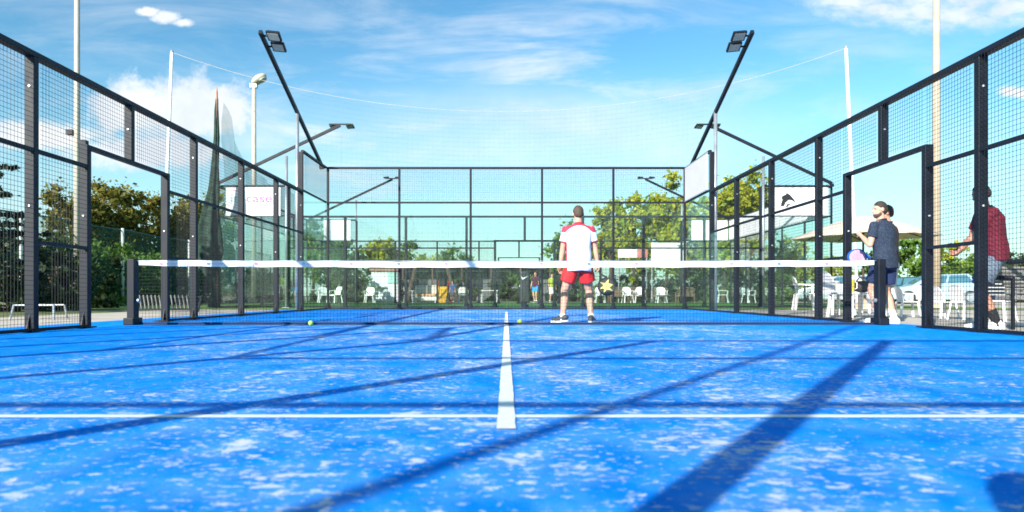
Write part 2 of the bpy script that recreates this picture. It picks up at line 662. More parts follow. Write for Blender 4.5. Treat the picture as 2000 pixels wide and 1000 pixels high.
def post(parent, x, z0, z1, foot=True, bolts=True, mat=None, PW=PW, PD=PD):
    mb = MB()
    mb.box((x - PW / 2, 0.012, z0), (x + PW / 2, 0.012 + PD, z1))
    o = bevel(mb.obj('post', mat or DARK, parent), 0.008)
    if foot:
        g = MB()
        g.box((x - 0.10, -0.015, 0.012), (x + 0.10, 0.20, 0.026))
        g.prism([(x + PW / 2 + 0.0005, 0.026), (x + 0.095, 0.026), (x + PW / 2 + 0.0005, 0.20)], 0.055, 0.067)
        g.prism([(x - PW / 2 - 0.0005, 0.026), (x - 0.095, 0.026), (x - PW / 2 - 0.0005, 0.20)], 0.055, 0.067)
        g.obj('foot_plate', mat or DARK, o)
    if bolts:
        zz = [z for z in (1.35, 2.62) if z0 + 0.1 < z < z1 - 0.1]
        for z in zz:
            for s in (-1, 1):
                b = MB()
                b.tube([(x + s * (PW / 2 - 0.001), 0.06, z), (x + s * (PW / 2 + 0.012), 0.06, z)], 0.012, 6)
                b.obj('bolt', BOLT, o)
    return o


def rail(parent, x0, x1, z, h=0.05, depth=0.045, y=0.014, name='rail'):
    mb = MB()
    mb.box((x0, y, z - h / 2), (x1, y + depth, z + h / 2))
    return bevel(mb.obj(name, DARK, parent), 0.005)


def mesh_panel(parent, x0, x1, z0, z1):
    o = wire_mesh(x0, x1, z0, z1).obj('mesh_panel', DARK, parent)
    return tag(o, kind='stuff')


def glass_panel(parent, x0, x1, z0, z1):
    mb = MB()
    mb.box((x0 + 0.004, 0.018, z0), (x1 - 0.004, 0.030, z1))
    return mb.obj('glass_panel', GLASS, parent)


def side_fence(label, loc, rotz):
    t = thing('court_fence', label, 'fence', loc, rotz, 'side fences of the two courts')
    h = PW / 2
    for x in PX:
        corner = abs(x) > 9
        if abs(x) == 7.70:
            post(t, x, 0.012, 3.94)
        elif corner:
            pass                                  # the corner posts belong to the glass end walls
        else:
            post(t, x, 0.012, 2.94)
    for s in (-1, 1):
        post(t, s * 0.97, 0.012, 2.21)
    post(t, 0.0, 2.21, 2.94, foot=False)
    # rails
    rail(t, -7.66, 7.66, 2.97, 0.06, PD, 0.012, 'top_rail')
    rail(t, -0.93, 0.93, 2.185, 0.05, 0.08, 0.013, 'door_header')
    for s in (-1, 1):
        a, b = sorted((s * 7.74, s * 9.93))
        rail(t, a, b, 3.97, 0.06, 0.07, 0.013, 'top_rail')
        rail(t, a, b, 3.0, 0.05)
        rail(t, a, b, 0.03, 0.036, name='base_rail')
        glass_panel(t, a, b, 0.05, 2.974)
        mesh_panel(t, a, b, 3.026, 3.94)
        xs = [0.97, 1.90, 3.88, 5.86, 7.70]
        for i in range(4):
            a, b = sorted((s * (xs[i] + h), s * (xs[i + 1] - h)))
            rail(t, a, b, 1.945, 0.045)
            rail(t, a, b, 0.03, 0.036, name='base_rail')
            if i == 3:
                glass_panel(t, a, b, 0.05, 1.92)
            else:
                if i == 0:
                    rail(t, a, b, 0.965, 0.04)
                    mesh_panel(t, a, b, 0.05, 0.943); mesh_panel(t, a, b, 0.987, 1.92)
                else:
                    mesh_panel(t, a, b, 0.05, 1.92)
            if i == 0:
                # the panel over the door reaches from the middle post to here
                mesh_panel(t, a, b, 1.97, 2.94)
            else:
                mesh_panel(t, a, b, 1.97, 2.94)
        a, b = sorted((s * h, s * 1.01))
        mesh_panel(t, a, b, 2.225, 2.94)
    return t


def end_wall(label, loc, rotz, extra=False):
    t = thing('glass_end_wall', label, 'wall', loc, rotz, 'glass end walls of the two courts')
    xs = [-5, -3, -1, 1, 3, 5]
    for x in xs:
        post(t, x, 0.012, 3.94, bolts=False, PW=0.08 if extra else 0.062, PD=0.105 if extra else 0.062)
    rail(t, -5.032, 5.032, 3.97, 0.06, 0.066, 0.012, 'top_rail')
    for i in range(5):
        a, b = xs[i] + 0.031, xs[i + 1] - 0.031
        rail(t, a, b, 3.0, 0.05)
        rail(t, a, b, 0.03, 0.036, name='base_rail')
        if extra:
            rail(t, a, b, 1.95, 0.05, 0.045, 0.034)  # unseen middle rail, added to cast the broad shadow band across the court
        glass_panel(t, a, b, 0.05, 2.974)
        mesh_panel(t, a, b, 3.026, 3.94)
    return t


lf = side_fence('dark mesh side fence with open doorway along the left edge of the blue court', (-5, MAINY + 0.035, 0), R(90))
rf = dup(lf, (5, MAINY + 0.035, 0), R(-90), 'dark mesh side fence with open doorway along the right edge of the blue court')
ew = end_wall('tall glass and mesh end wall closing the far end of the blue court', (0, MAINY + 10, 0), 0)
end_wall('glass end wall just behind the viewer, casting post shadows on the blue court', (-0.07, MAINY - 10, 0), R(180), True)
# the second court lies crosswise: its long sides run left to right
dup(lf, (C2.x, C2.y - 5, 0), R(180), 'near long fence of the green court, behind the glass end wall')
dup(lf, (C2.x, C2.y + 5, 0), R(0), 'far long fence of the green court, lower down in the view')
dup(ew, (C2.x - 10, C2.y, 0), R(90), 'left glass end wall of the green court, by the bunched net')
dup(ew, (C2.x + 10, C2.y, 0), R(-90), 'right glass end wall of the green court, hung with white boards')


# ------------------------------------------------------------------ floodlight masts leaning in over the corners
def mast(label, loc, rotz, s, tilt=30, reach=5.2, twin=False):
    """s is the end of the side fence (local x) that the mast stands at; local -y looks into the court"""
    t = thing('floodlight_mast', label, 'floodlight', loc, rotz, 'floodlight masts at the court corners')
    p = MB()
    p.tube([(s * 7.75, 0.165, 0.0), (s * 7.75, 0.165, 4.93)], 0.045, 10)
    p.obj('post', GALV, t, True)
    f = MB()
    f.box((s * 7.75 - 0.11, 0.12, 0.0), (s * 7.75 + 0.11, 0.27, 0.016))
    f.obj('foot_plate', GALV, t)
    a = Vector((s * 9.98, 0.165, 4.04)); tip = Vector((s * reach, 0.165, 5.93))
    am = MB()
    am.bar(a, tip, 0.07, 0.09)
    am.obj('arm', DARK, t)
    c = MB()
    c.box((s * 9.98 - 0.05, 0.11, 3.93), (s * 9.98 + 0.05, 0.22, 4.03))
    c.obj('clamp', DARK, t)
    d = (tip - a).normalized()
    if twin:
        cb = MB(); cb.bar(tip + Vector((-0.36, 0, 0.03)), tip + Vector((0.36, 0, 0.03)), 0.05, 0.04); cb.obj('crossbar', DARK, t)
    for i, back in enumerate((0.12, 0.44)):
        q = tip + Vector((s * (0.27 if i else -0.27), 0.0, 0.03)) if twin else tip - d * back
        br = MB()
        br.bar(q + Vector((0, -0.03, 0.0)), q + Vector((0, -0.11, 0.0)), 0.04, 0.03)
        br.obj('bracket', DARK, t)
        cx = q + Vector((0, -0.25, -0.012))
        rot = Euler((R(8), s * R(tilt), 0)).to_matrix()
        h = MB()
        for lo, hi in (((-0.115, -0.145, -0.02), (0.115, 0.145, 0.032)),):
            h.box(lo, hi)
        for k in range(6):
            x = -0.095 + k * 0.038
            h.box((x - 0.005, -0.12, 0.0322), (x + 0.005, 0.12, 0.055))
        h.v = [tuple(cx + rot @ Vector(q2)) for q2 in h.v]
        hd = h.obj('lamp_head', DARK, t)
        ln = MB()
        ln.box((-0.088, -0.118, -0.026), (0.088, 0.118, -0.0205))
        ln.v = [tuple(cx + rot @ Vector(q2)) for q2 in ln.v]
        ln.obj('lens', LENS, hd)
    return t


m_a = mast('floodlight mast leaning over the far left corner of the blue court', (-5, MAINY, 0), R(90), 1)
m_b = mast('floodlight mast leaning over the far right corner of the blue court', (5, MAINY, 0), R(-90), -1)
dup(m_b, (-5, MAINY, 0), R(90), 'floodlight mast at the near left corner, behind the viewer')
dup(m_a, (5, MAINY, 0), R(-90), 'floodlight mast at the near right corner, behind the viewer')
f_a = mast('small far floodlight arm of the green court, right of centre before the trees', (C2.x, C2.y + 5, 0), 0, 1, 5, 6.0, True)
f_b = mast('small far floodlight arm of the green court, left of centre', (C2.x, C2.y + 5, 0), 0, -1, 5, 6.0, True)
dup(f_a, (C2.x, C2.y - 5, 0), R(180), 'grey floodlight arm of the green court rising to twin lamps, nearer one on the left')
dup(f_b, (C2.x, C2.y - 5, 0), R(180), 'grey floodlight arm of the green court rising to twin lamps, nearer one on the right')


# ------------------------------------------------------------------ nets
PINK = M('pink_print', (0.60, 0.20, 0.42), 0.7)
PALEP = M('pale_print', (0.48, 0.44, 0.60), 0.7)
BLUEP = M('blue_print', (0.10, 0.22, 0.52), 0.7)
CYANP = M('cyan_print', (0.45, 0.72, 0.80), 0.7)


def court_net(label, loc, rotz, printed):
    t = thing('court_net', label, 'net', loc, rotz)
    for s in (-1, 1):
        p = MB()
        p.box((s * 5.0 - 0.05, -0.065, 0.012), (s * 5.0 + 0.05, 0.065, 0.885))
        po = bevel(p.obj('net_post', DARK, t), 0.01)
        b = MB()
        b.box((s * 5.0 - 0.07, -0.12, 0.004), (s * 5.0 + 0.07, 0.12, 0.10))
        bevel(b.obj('base', DARK, po), 0.012)
        c = MB()
        c.tube([(s * 5.0 - s * 0.052, 0, 0.33), (s * 5.0 - s * 0.085, 0, 0.33)], 0.03, 10)
        c.obj('winder', GALV, po)
    n = 60
    tp = MB()
    vs = []; fs = []
    for i in range(n + 1):
        x = -4.92 + 9.84 * i / n
        e = min(1.0, (4.92 - abs(x)) / 0.35)
        sag = -0.022 * (1 - (x / 4.92) ** 2) + 0.0035 * math.sin(i * 1.7) + 0.002 * math.sin(i * 0.53)
        zt = 0.872 + sag - 0.012 * (1 - e); zb = 0.793 + sag + 0.012 * (1 - e)
        yo = 0.004 * math.sin(i * 0.9) + 0.003 * math.sin(i * 2.3)
        for y, z in ((-0.006 + yo, zb), (-0.006 + yo, zt), (0.006 + yo, zt), (0.006 + yo, zb)):
            vs.append((x, y, z))
        if i:
            a = 4 * (i - 1); b = 4 * i
            for k in range(4):
                k2 = (k + 1) % 4
                fs.append((a + k, b + k, b + k2, a + k2))
    fs.append((0, 1, 2, 3)); fs.append((4 * n + 3, 4 * n + 2, 4 * n + 1, 4 * n))
    tp.add(vs, fs)
    tape = tp.obj('tape', TAPE, t)
    cb = MB()
    cb.tube([(-5.0, 0, 0.868), (-4.9, 0, 0.862), (4.9, 0, 0.862), (5.0, 0, 0.868)], 0.004, 6)
    cb.obj('cable', GALV, t)
    nm = MB()
    vs = []; fs = []
    r = 0.0019

    def strand(p, q):
        o = len(vs)
        hor = abs(p[0] - q[0]) > abs(p[2] - q[2])
        for e in (p, q):
            for k in range(3):
                a = 2 * math.pi * k / 3
                cc, ss = r * math.cos(a), r * math.sin(a)
                vs.append((e[0], e[1] + ss, e[2] + cc) if hor else (e[0] + cc, e[1] + ss, e[2]))
        for k in range(3):
            fs.append((o + k, o + (k + 1) % 3, o + 3 + (k + 1) % 3, o + 3 + k))
    for i in range(1, 219):
        x = -4.92 + i * 0.045
        strand((x, 0, 0.02), (x, 0, 0.79))
    for j in range(18):
        z = 0.022 + j * 0.045
        strand((-4.92, -0.003, z), (4.92, -0.003, z))
    nm.add(vs, fs)
    tag(nm.obj('netting', BLACKN, t), kind='stuff')
    hm = MB()
    hm.bar((-4.92, 0.0, 0.022), (4.92, 0.0, 0.022), 0.006, 0.03)
    hm.obj('hem', BLACKN, t)
    if printed:
        k = 0
        x = -4.62
        while x < 4.5:
            d = MB()
            y = -0.0125
            if k % 2 == 0:
                vs = [(x + 0.028 * math.cos(a) * 0.9, y, 0.822 + 0.018 * math.sin(a)) for a in [2 * math.pi * i / 10 for i in range(10)]]
                d.add(vs, [tuple(range(10))])
                d.obj('print_mark', [PINK, BLUEP, PINK, PALEP][(k // 2) % 4], tape)
            d = MB()
            for j in range(6):
                xa = x + 0.05 + j * 0.026
                d.add([(xa, y, 0.815), (xa + 0.017, y, 0.815), (xa + 0.017, y, 0.829), (xa, y, 0.829)], [(0, 1, 2, 3)])
            d.obj('print_mark', PALEP if k % 2 else M('faint_pink_print', (0.70, 0.40, 0.58), 0.7), tape)
            x += 0.318
            k += 1
        for xa in (-4.30, -3.92 + 0.5, -2.3):
            d = MB()
            d.add([(xa - 0.05, -0.0118, 0.787), (xa + 0.03, -0.0118, 0.787), (xa + 0.06, -0.0118, 0.86), (xa - 0.02, -0.0118, 0.86)], [(0, 1, 2, 3)])
            d.obj('print_mark', CYANP, tape)
    return t


court_net('white-taped black net stretched across the blue court', (0, MAINY, 0), 0, True)
court_net('net of the green court seen edge-on behind the glass', (C2.x, C2.y, 0), R(90), False)

# ------------------------------------------------------------------ boards hung on the frames


def board(label, loc, rotz, wdt, hgt, mat=None, group='white boards on the court frames'):
    t = thing('sign_board', label, 'sign', loc, rotz, group)
    p = MB()
    p.box((-wdt / 2, -0.012, 0), (wdt / 2, 0.012, hgt))
    p.obj('panel', mat or WHITEB, t)
    f = MB()
    for a, b in (((-wdt / 2 - 0.02, 0.0, -0.014), (wdt / 2 + 0.02, 0.0, -0.014)), ((-wdt / 2 - 0.02, 0.0, hgt + 0.014), (wdt / 2 + 0.02, 0.0, hgt + 0.014))):
        f.bar(a, b, 0.03, 0.024)
    f.obj('frame', GALV, t)
    return t


def text_mesh(body, size, name, mat, parent, loc, extrude=0.002, wide=1.0):
    cu = bpy.data.curves.new('t', 'FONT')
    cu.body = body; cu.size = size; cu.extrude = extrude
    cu.align_x = 'LEFT'
    o = bpy.data.objects.new('t', cu)
    WS.collection.objects.link(o)
    me = evaluated(o)
    bpy.data.objects.remove(o)
    me.materials.clear(); me.materials.append(mat)
    for vt in me.vertices:
        c = vt.co
        vt.co = (c.x * wide, -c.z, c.y)
    n = bpy.data.objects.new(name, me)
    C.objects.link(n)
    n.parent = parent
    n.location = loc
    return n


Yn = C2.y - 5 - 0.05
ls = board('white board with teal and magenta lettering on the green court frame, left', (-8.27, Yn, 3.02), 0, 1.78, 0.90)
MAG = M('magenta_print', (0.78, 0.12, 0.55), 0.6)
TEAL = M('teal_print', (0.25, 0.68, 0.66), 0.6)
REDP = M('red_print', (0.80, 0.35, 0.35), 0.6)
GREYP = M('grey_print', (0.45, 0.5, 0.52), 0.6)
text_mesh('it', 0.40, 'lettering', TEAL, ls, (-0.76, -0.016, 0.42), wide=1.25)
text_mesh('case', 0.40, 'lettering', MAG, ls, (-0.24, -0.016, 0.42), wide=1.25)
for k, (x, z, wd, m) in enumerate(((-0.72, 0.78, 0.34, REDP), (-0.2, 0.33, 0.85, GREYP), (-0.08, 0.20, 0.12, GREYP), (0.30, 0.20, 0.24, GREYP), (-0.7, 0.10, 0.3, REDP))):
    d = MB()
    n = int(wd / 0.045)
    for j in range(n):
        d.box((x + j * 0.045, -0.0165, z), (x + j * 0.045 + 0.03, -0.0125, z + 0.035))
    d.obj('print_mark', m, ls)
rs = board('white board with a black leaping emblem on the green court frame, right', (9.62, Yn, 3.02), 0, 1.78, 0.90)
em = MB()
em.prism([(-0.66, 0.28), (-0.56, 0.30), (-0.50, 0.42), (-0.40, 0.50), (-0.31, 0.49), (-0.16, 0.40), (-0.25, 0.54), (-0.36, 0.66), (-0.45, 0.72), (-0.52, 0.66), (-0.60, 0.63), (-0.64, 0.56), (-0.60, 0.50), (-0.64, 0.40)], -0.017, -0.0125)
em.obj('emblem', BLACKN, rs)
em = MB()
em.prism([(-0.50, 0.26), (-0.44, 0.26), (-0.40, 0.33), (-0.32, 0.34), (-0.38, 0.37), (-0.45, 0.35)], -0.017, -0.0125)
em.obj('emblem', BLACKN, rs)
Yf = C2.y + 5 - 0.05
board('small plain white board on the far green court fence, left of centre', (-8.0, Yf, 3.02), 0, 1.25, 0.92)
board('small plain white board on the far green court fence, right beside the glass corner', (9.6, Yf, 3.02), 0, 1.7, 0.92)
for i in range(5):
    board('%s white board from the viewer along the right end of the green court' % ('first', 'second', 'third', 'fourth', 'fifth')[i],
          (C2.x + 9.93, C2.y - 4 + 2 * i, 3.04), R(90), 1.9, 0.88)
board('pinkish white board filling the top panel at the far right corner of the blue court', (4.985, MAINY + 8.88, 3.03), R(90), 2.08, 0.90,
      M('pinkish_board', (0.52, 0.49, 0.54), 0.6, 0.0, 0.04, 2.0))

# ------------------------------------------------------------------ tall poles, cable and nets
p = thing('floodlight_pole', 'tall cream pole behind the left fence, running out of the top of the view', 'pole', (-14.4, 23.0, 0), 0, 'tall poles')
mb = MB(); mb.tube([(0, 0, 0), (0, 0, 6), (0, 0, 14)], [0.10, 0.09, 0.075], 12); mb.obj('shaft', WPOLE, p, True)
for sx, z in ((-1, 5.85), (1, 5.5)):
    mb = MB()
    mb.box((sx * 0.22 - 0.11, -0.1, z - 0.06), (sx * 0.22 + 0.11, 0.1, z + 0.10))
    hd = mb.obj('loudspeaker' if sx < 0 else 'spotlight', DARK, p)
    mb = MB(); mb.bar((sx * 0.08, 0, z - 0.12), (sx * 0.22, 0, z - 0.06), 0.03, 0.03); mb.obj('bracket', DARK, hd)
p = thing('floodlight_pole', 'tall tan concrete pole behind the right fence, running out of the top', 'pole', (13.8, 22.0, 0), 0, 'tall poles')
mb = MB(); mb.tube([(0, 0, 0), (0, 0, 6), (0, 0, 14)], [0.125, 0.11, 0.09], 12); mb.obj('shaft', CONC, p, True)
mb = MB(); mb.tube([(0, 0, 0), (0, 0, 0.25)], [0.2, 0.17], 12); mb.obj('base', CONC, p)
p = thing('floodlight_pole', 'white lamp pole with a single round-backed floodlight on top', 'pole', (-13.25, 36.0, 0), 0, 'tall poles')
mb = MB(); mb.tube([(0, 0, 0), (0, 0, 11.4)], [0.14, 0.10], 12); mb.obj('shaft', WPOLE, p, True)
mb = MB(); mb.ell((0.26, 0, 11.75), (0.44, 0.3, 0.22), Euler((0, R(-32), 0)).to_matrix()); hd = mb.obj('lamp_head', WPOLE, p, True)
mb = MB(); mb.ell((0.45, -0.02, 11.70), (0.26, 0.24, 0.10), Euler((0, R(-32), 0)).to_matrix()); mb.obj('lens', LENS, hd, True)
mb = MB(); mb.box((-0.18, -0.12, 11.3), (0.16, 0.12, 11.5)); mb.obj('bracket', GALV, p)
# a pole behind the viewer that draws the long thin shadow
p = thing('floodlight_pole', 'slim pole behind the viewer whose thin shadow crosses the court', 'pole', (-3.73, -4.0, 0), 0, 'tall poles')
mb = MB(); mb.tube([(0, 0, 0), (0, 0, 7.6)], [0.04, 0.035], 10); mb.obj('shaft', GALV, p, True)
mb = MB(); mb.box((-0.1, -0.1, 0), (0.1, 0.1, 0.02)); mb.obj('base', GALV, p)

PL = (Vector((-16.55, 33.0, 0)), Vector((-16.1, 33.0, 12.1)))
PR = (Vector((16.9, 33.0, 0)), Vector((16.35, 33.0, 12.3)))
for (a, b), lab in ((PL, 'thin white net pole leaning inward, left, holding the sagging cable'), (PR, 'thin white net pole leaning inward, right, holding the sagging cable')):
    p = thing('net_pole', lab, 'pole', a, 0, 'poles of the ball-stop net')
    mb = MB(); mb.tube([(0, 0, 0), b - a], [0.10, 0.07], 10); mb.obj('shaft', M('white_gloss_pole', (0.85, 0.85, 0.84), 0.4), p, True)
    mb = MB(); mb.tube([b - a, b - a + Vector((0, 0, 0.1))], [0.085, 0.05], 8); mb.obj('cap', GALV, p)


def sagz(x):
    k = (x - PL[1].x) / (PR[1].x - PL[1].x)
    return PL[1].z + (PR[1].z - PL[1].z) * k - 4 * 2.95 * k * (1 - k)


bn = thing('ball_stop_net', 'faint ball-stop net hanging from a sagging cable high across the sky', 'net', (0, 33.0, 0))
xs = [PL[1].x + (PR[1].x - PL[1].x) * i / 60 for i in range(61)]
mb = MB(); mb.tube([(x, 0, sagz(x)) for x in xs], 0.010, 5); mb.obj('cable', WPOLE, bn)
mb = MB()
for i in range(81):
    x = -9.9 + i * 0.245
    mb.tube([(x, 0, 3.2), (x, 0, sagz(x))], 0.0024, 3, False)
for j in range(28):
    z0 = j * 0.235
    mb.tube([(-9.9 + 19.6 * i / 16, 0, 3.2 + (sagz(-9.9 + 19.6 * i / 16) - 3.2) * j / 28) for i in range(17)], 0.0024, 3, False)
tag(mb.obj('netting', M('grey_green_twine', (0.16, 0.22, 0.20), 0.8), bn), kind='stuff')

# bunched curtain of netting on its own pole, left of the green court
GNET = net_mat('green_netting', (0.07, 0.36, 0.24), 0.36)
GNET2 = net_mat('dense_green_netting', (0.030, 0.055, 0.050), 0.93)
p = thing('net_pole', 'thin pole with a pointed tip rising out of the bunched dark net', 'pole', (-9.12, 21.6, 0), 0, 'poles of the ball-stop net')
mb = MB(); mb.tube([(0, 0, 0), (0, 0, 6.8), (0, 0, 6.95)], [0.045, 0.03, 0.008], 8); mb.obj('shaft', M('rusty_pole', (0.30, 0.17, 0.12), 0.8), p, True)
prof = [(6.6, 0.03, 0.0), (6.2, 0.05, -0.01), (5.4, 0.07, -0.02), (4.6, 0.09, -0.04), (3.8, 0.14, -0.10), (3.1, 0.22, -0.19),
        (2.4, 0.31, -0.26), (1.8, 0.33, -0.24), (1.3, 0.24, -0.2), (0.9, 0.13, -0.12), (0.65, 0.07, -0.1), (0.3, 0.10, -0.1), (0.02, 0.16, -0.1)]
mb = MB(); vs = []; fs = []
NR = 48
for i, (z, r, ox) in enumerate(prof):
    for k in range(NR):
        a = 2 * math.pi * k / NR
        rr = r * (1 + 0.30 * math.sin(a * 6 + z * 0.9) + 0.16 * math.sin(a * 11 - z * 1.9) + 0.10 * math.sin(z * 5 + a))
        vs.append((ox + rr * math.cos(a) * 1.0, rr * math.sin(a) * 0.75, z))
for i in range(len(prof) - 1):
    for k in range(NR):
        k2 = (k + 1) % NR
        fs.append((i * NR + k, i * NR + k2, (i + 1) * NR + k2, (i + 1) * NR + k))
mb.add(vs, fs)
o = mb.obj('bunched_net', M('dark_bunched_net', (0.016, 0.040, 0.027), 0.95, 0.0, 0.6, 7.0, 1.0, 45), None, True, (-9.12, 21.6, 0))
tag(o, 'dark green net bunched and tied into a hanging curtain beside the left fence', 'net')
# loose sheet of the same netting sagging back from the pole
mb = MB(); vs = []; fs = []
NX, NZ = 24, 10
for i in range(NX + 1):
    k = i / NX
    y = 22.0 + 10.9 * k
    x = -9.95 - 0.25 * k + 0.12 * math.sin(k * 15)
    top = 6.6 - 1.45 * math.sin(min(1, k * 1.6) * math.pi / 2) + 0.9 * max(0, k - 0.62) ** 1.0 - 1.3 * max(0, k - 0.8)
    for j in range(NZ + 1):
        z = 0.4 + (top - 0.4) * j / NZ
        vs.append((x + (0.85 * (1 - k) ** 3 if k < 1 else 0) + 0.06 * math.sin(j * 1.3 + i), y, z))
    if i:
        for j in range(NZ):
            a = (i - 1) * (NZ + 1) + j; b = i * (NZ + 1) + j
            fs.append((a, b, b + 1, a + 1))
mb.add(vs, fs)
tag(mb.obj('loose_net', GNET, None, True), 'pale green see-through net sagging from the pointed pole beyond the left fence', 'net')

# ------------------------------------------------------------------ green windscreen fence on the left
wf = thing('mesh_fence', 'green windscreen fence with pale posts in front of the left hedge', 'fence', (-15.0, 0, 0))
for i in range(6):
    y = 15.6 + 5.6 * i
    mb = MB(); mb.tube([(0, y, 0), (0, y, 3.02)], 0.055, 10); mb.obj('post', M('pale_post', (0.55, 0.58, 0.55), 0.5), wf, True)
mb = MB(); mb.tube([(-0.07, 13.5 + i * 2.3, 2.98 - (0.05 if i % 2 else 0)) for i in range(14)], 0.03, 6); mb.obj('top_cable', M('green_cable', (0.02, 0.10, 0.09), 0.6), wf)
mb = MB(); vs = []; fs = []
for i in range(61):
    y = 13.5 + 0.5 * i
    for j, z in enumerate((0.05, 0.8, 1.6, 2.4, 2.95)):
        vs.append((-0.075 + 0.03 * math.sin(i * 1.1 + j), y, z))
    if i:
        for j in range(4):
            a = (i - 1) * 5 + j
            fs.append((a, a + 5, a + 6, a + 1))
mb.add(vs, fs)
mb.obj('windscreen', net_mat('windscreen_weave', (0.025, 0.10, 0.075), 0.34), wf, True)
# ================================================================== vegetation
LEAF_AUT = leaf_mat('autumn_leaves', [(0.05, 0.075, 0.012), (0.13, 0.14, 0.02), (0.21, 0.16, 0.028), (0.11, 0.16, 0.025)])
LEAF_YEL = leaf_mat('yellow_green_leaves', [(0.09, 0.19, 0.015), (0.24, 0.33, 0.02), (0.44, 0.42, 0.025), (0.28, 0.36, 0.04)])
LEAF_GRN = leaf_mat('green_leaves', [(0.05, 0.11, 0.018), (0.12, 0.22, 0.035), (0.20, 0.30, 0.05)])
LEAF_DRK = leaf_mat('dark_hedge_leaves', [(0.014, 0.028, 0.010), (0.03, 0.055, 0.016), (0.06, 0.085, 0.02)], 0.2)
LEAF_PIN = leaf_mat('pine_needles', [(0.012, 0.026, 0.014), (0.022, 0.042, 0.02), (0.04, 0.06, 0.025)], 0.12)


def leaf_mesh(centres, radii, per, size, rs, flat=1.0, mat=None, name='crown'):
    cs = np.repeat(np.array(centres), per, axis=0)
    rr = np.repeat(np.array(radii), per, axis=0)[:, None]
    n = len(cs)
    off = rs.normal(size=(n, 3))
    off /= np.linalg.norm(off, axis=1)[:, None]
    off *= (np.abs(rs.normal(size=n)) * 0.55)[:, None] * rr
    off[:, 2] *= flat
    p = cs + off
    a = rs.normal(size=(n, 3)); a /= np.linalg.norm(a, axis=1)[:, None]
    b = rs.normal(size=(n, 3)); b -= a * (a * b).sum(1)[:, None]; b /= np.linalg.norm(b, axis=1)[:, None]
    s = (size * (0.38 + 1.35 * rs.random(n) ** 1.8))[:, None]
    a = a * s; b = b * s * 0.62
    vs = np.stack([p - a, p + b * 0.9 + a * 0.1, p + a, p - b + a * 0.1], 1).reshape(-1, 3)
    me = bpy.data.meshes.new(name)
    me.vertices.add(4 * n)
    me.vertices.foreach_set('co', vs.astype(np.float32).ravel())
    me.loops.add(4 * n)
    me.loops.foreach_set('vertex_index', np.arange(4 * n, dtype=np.int32))
    me.polygons.add(n)
    me.polygons.foreach_set('loop_start', np.arange(0, 4 * n, 4, dtype=np.int32))
    me.polygons.foreach_set('loop_total', np.full(n, 4, dtype=np.int32))
    me.materials.append(mat)
    me.update()
    me.validate()
    return me


def tree(name, label, loc, h, rx, rz, mat, seed, group, clumps=46, per=170, size=0.10, trunk_r=0.13, lean=0.0):
    rs = np.random.default_rng(seed)
    t = thing(name, label, 'tree', loc, 0, group)
    cz = h - rz
    cen = []; rad = []
    while len(cen) < clumps:
        q = rs.uniform(-1, 1, 3)
        L = np.linalg.norm(q)
        if L > 1 or L < 0.35 and rs.random() < 0.8:
            continue
        wob = 0.82 + 0.25 * math.sin(3 * math.atan2(q[1], q[0]) + seed) * abs(q[2]) + 0.12 * rs.normal()
        wob = min(wob, 1.0)
        cen.append((q[0] * rx * wob + lean * (q[2] + 1), q[1] * rx * wob, cz + q[2] * rz * wob))
        rad.append(rx * rs.uniform(0.18, 0.46))
    me = leaf_mesh(cen, rad, per, size, rs, 0.8, mat)
    o = bpy.data.objects.new('crown', me); C.objects.link(o); o.parent = t
    mb = MB()
    top = Vector((lean, 0, cz + rz * 0.3))
    mid = Vector((lean * 0.3 + 0.1, 0.05, max(0.8, cz - rz * 0.8)))
    mb.tube([(0, 0, -0.05), (0.02, 0, 0.3), mid, (mid + top) / 2 + Vector((0.08, 0.04, 0)), top], [trunk_r * 1.35, trunk_r, trunk_r * 0.75, trunk_r * 0.5, trunk_r * 0.15], 9)
    for k in range(12):
        c = Vector(cen[k])
        s = mid.lerp(top, rs.uniform(0.0, 0.7))
        e = s.lerp(c, 0.5) + Vector((0, 0, 0.12 * rx))
        mb.tube([s, e, c], [trunk_r * 0.42, trunk_r * 0.25, trunk_r * 0.07], 6)
    mb.obj('trunk', BARK, t, True)
    return t


def bush(name, label, loc, rx, ry, h, mat, seed, group, clumps=30, per=150, size=0.09, cat='bush'):
    rs = np.random.default_rng(seed)
    t = thing(name, label, cat, loc, 0, group)
    cen = []; rad = []
    while len(cen) < clumps:
        q = rs.uniform(-1, 1, 3)
        if np.linalg.norm(q[:2]) > 1:
            continue
        z = (q[2] * 0.5 + 0.5) * h * (0.78 + 0.22 * rs.random()) * (1 - 0.22 * np.linalg.norm(q[:2]) ** 2)
        cen.append((q[0] * rx * 0.9, q[1] * ry * 0.9, max(0.12, z - 0.1)))
        rad.append(min(rx, ry, h) * rs.uniform(0.2, 0.36))
    me = leaf_mesh(cen, rad, per, size, rs, 0.85, mat, 'foliage')
    o = bpy.data.objects.new('foliage', me); C.objects.link(o); o.parent = t
    mb = MB()
    for k in range(6):
        c = Vector(cen[k])
        mb.tube([(c.x * 0.25, c.y * 0.25, -0.02), Vector((c.x * 0.5, c.y * 0.5, c.z * 0.5)), c], [0.04, 0.03, 0.01], 6)
    mb.obj('stem', BARK, t, True)
    return t


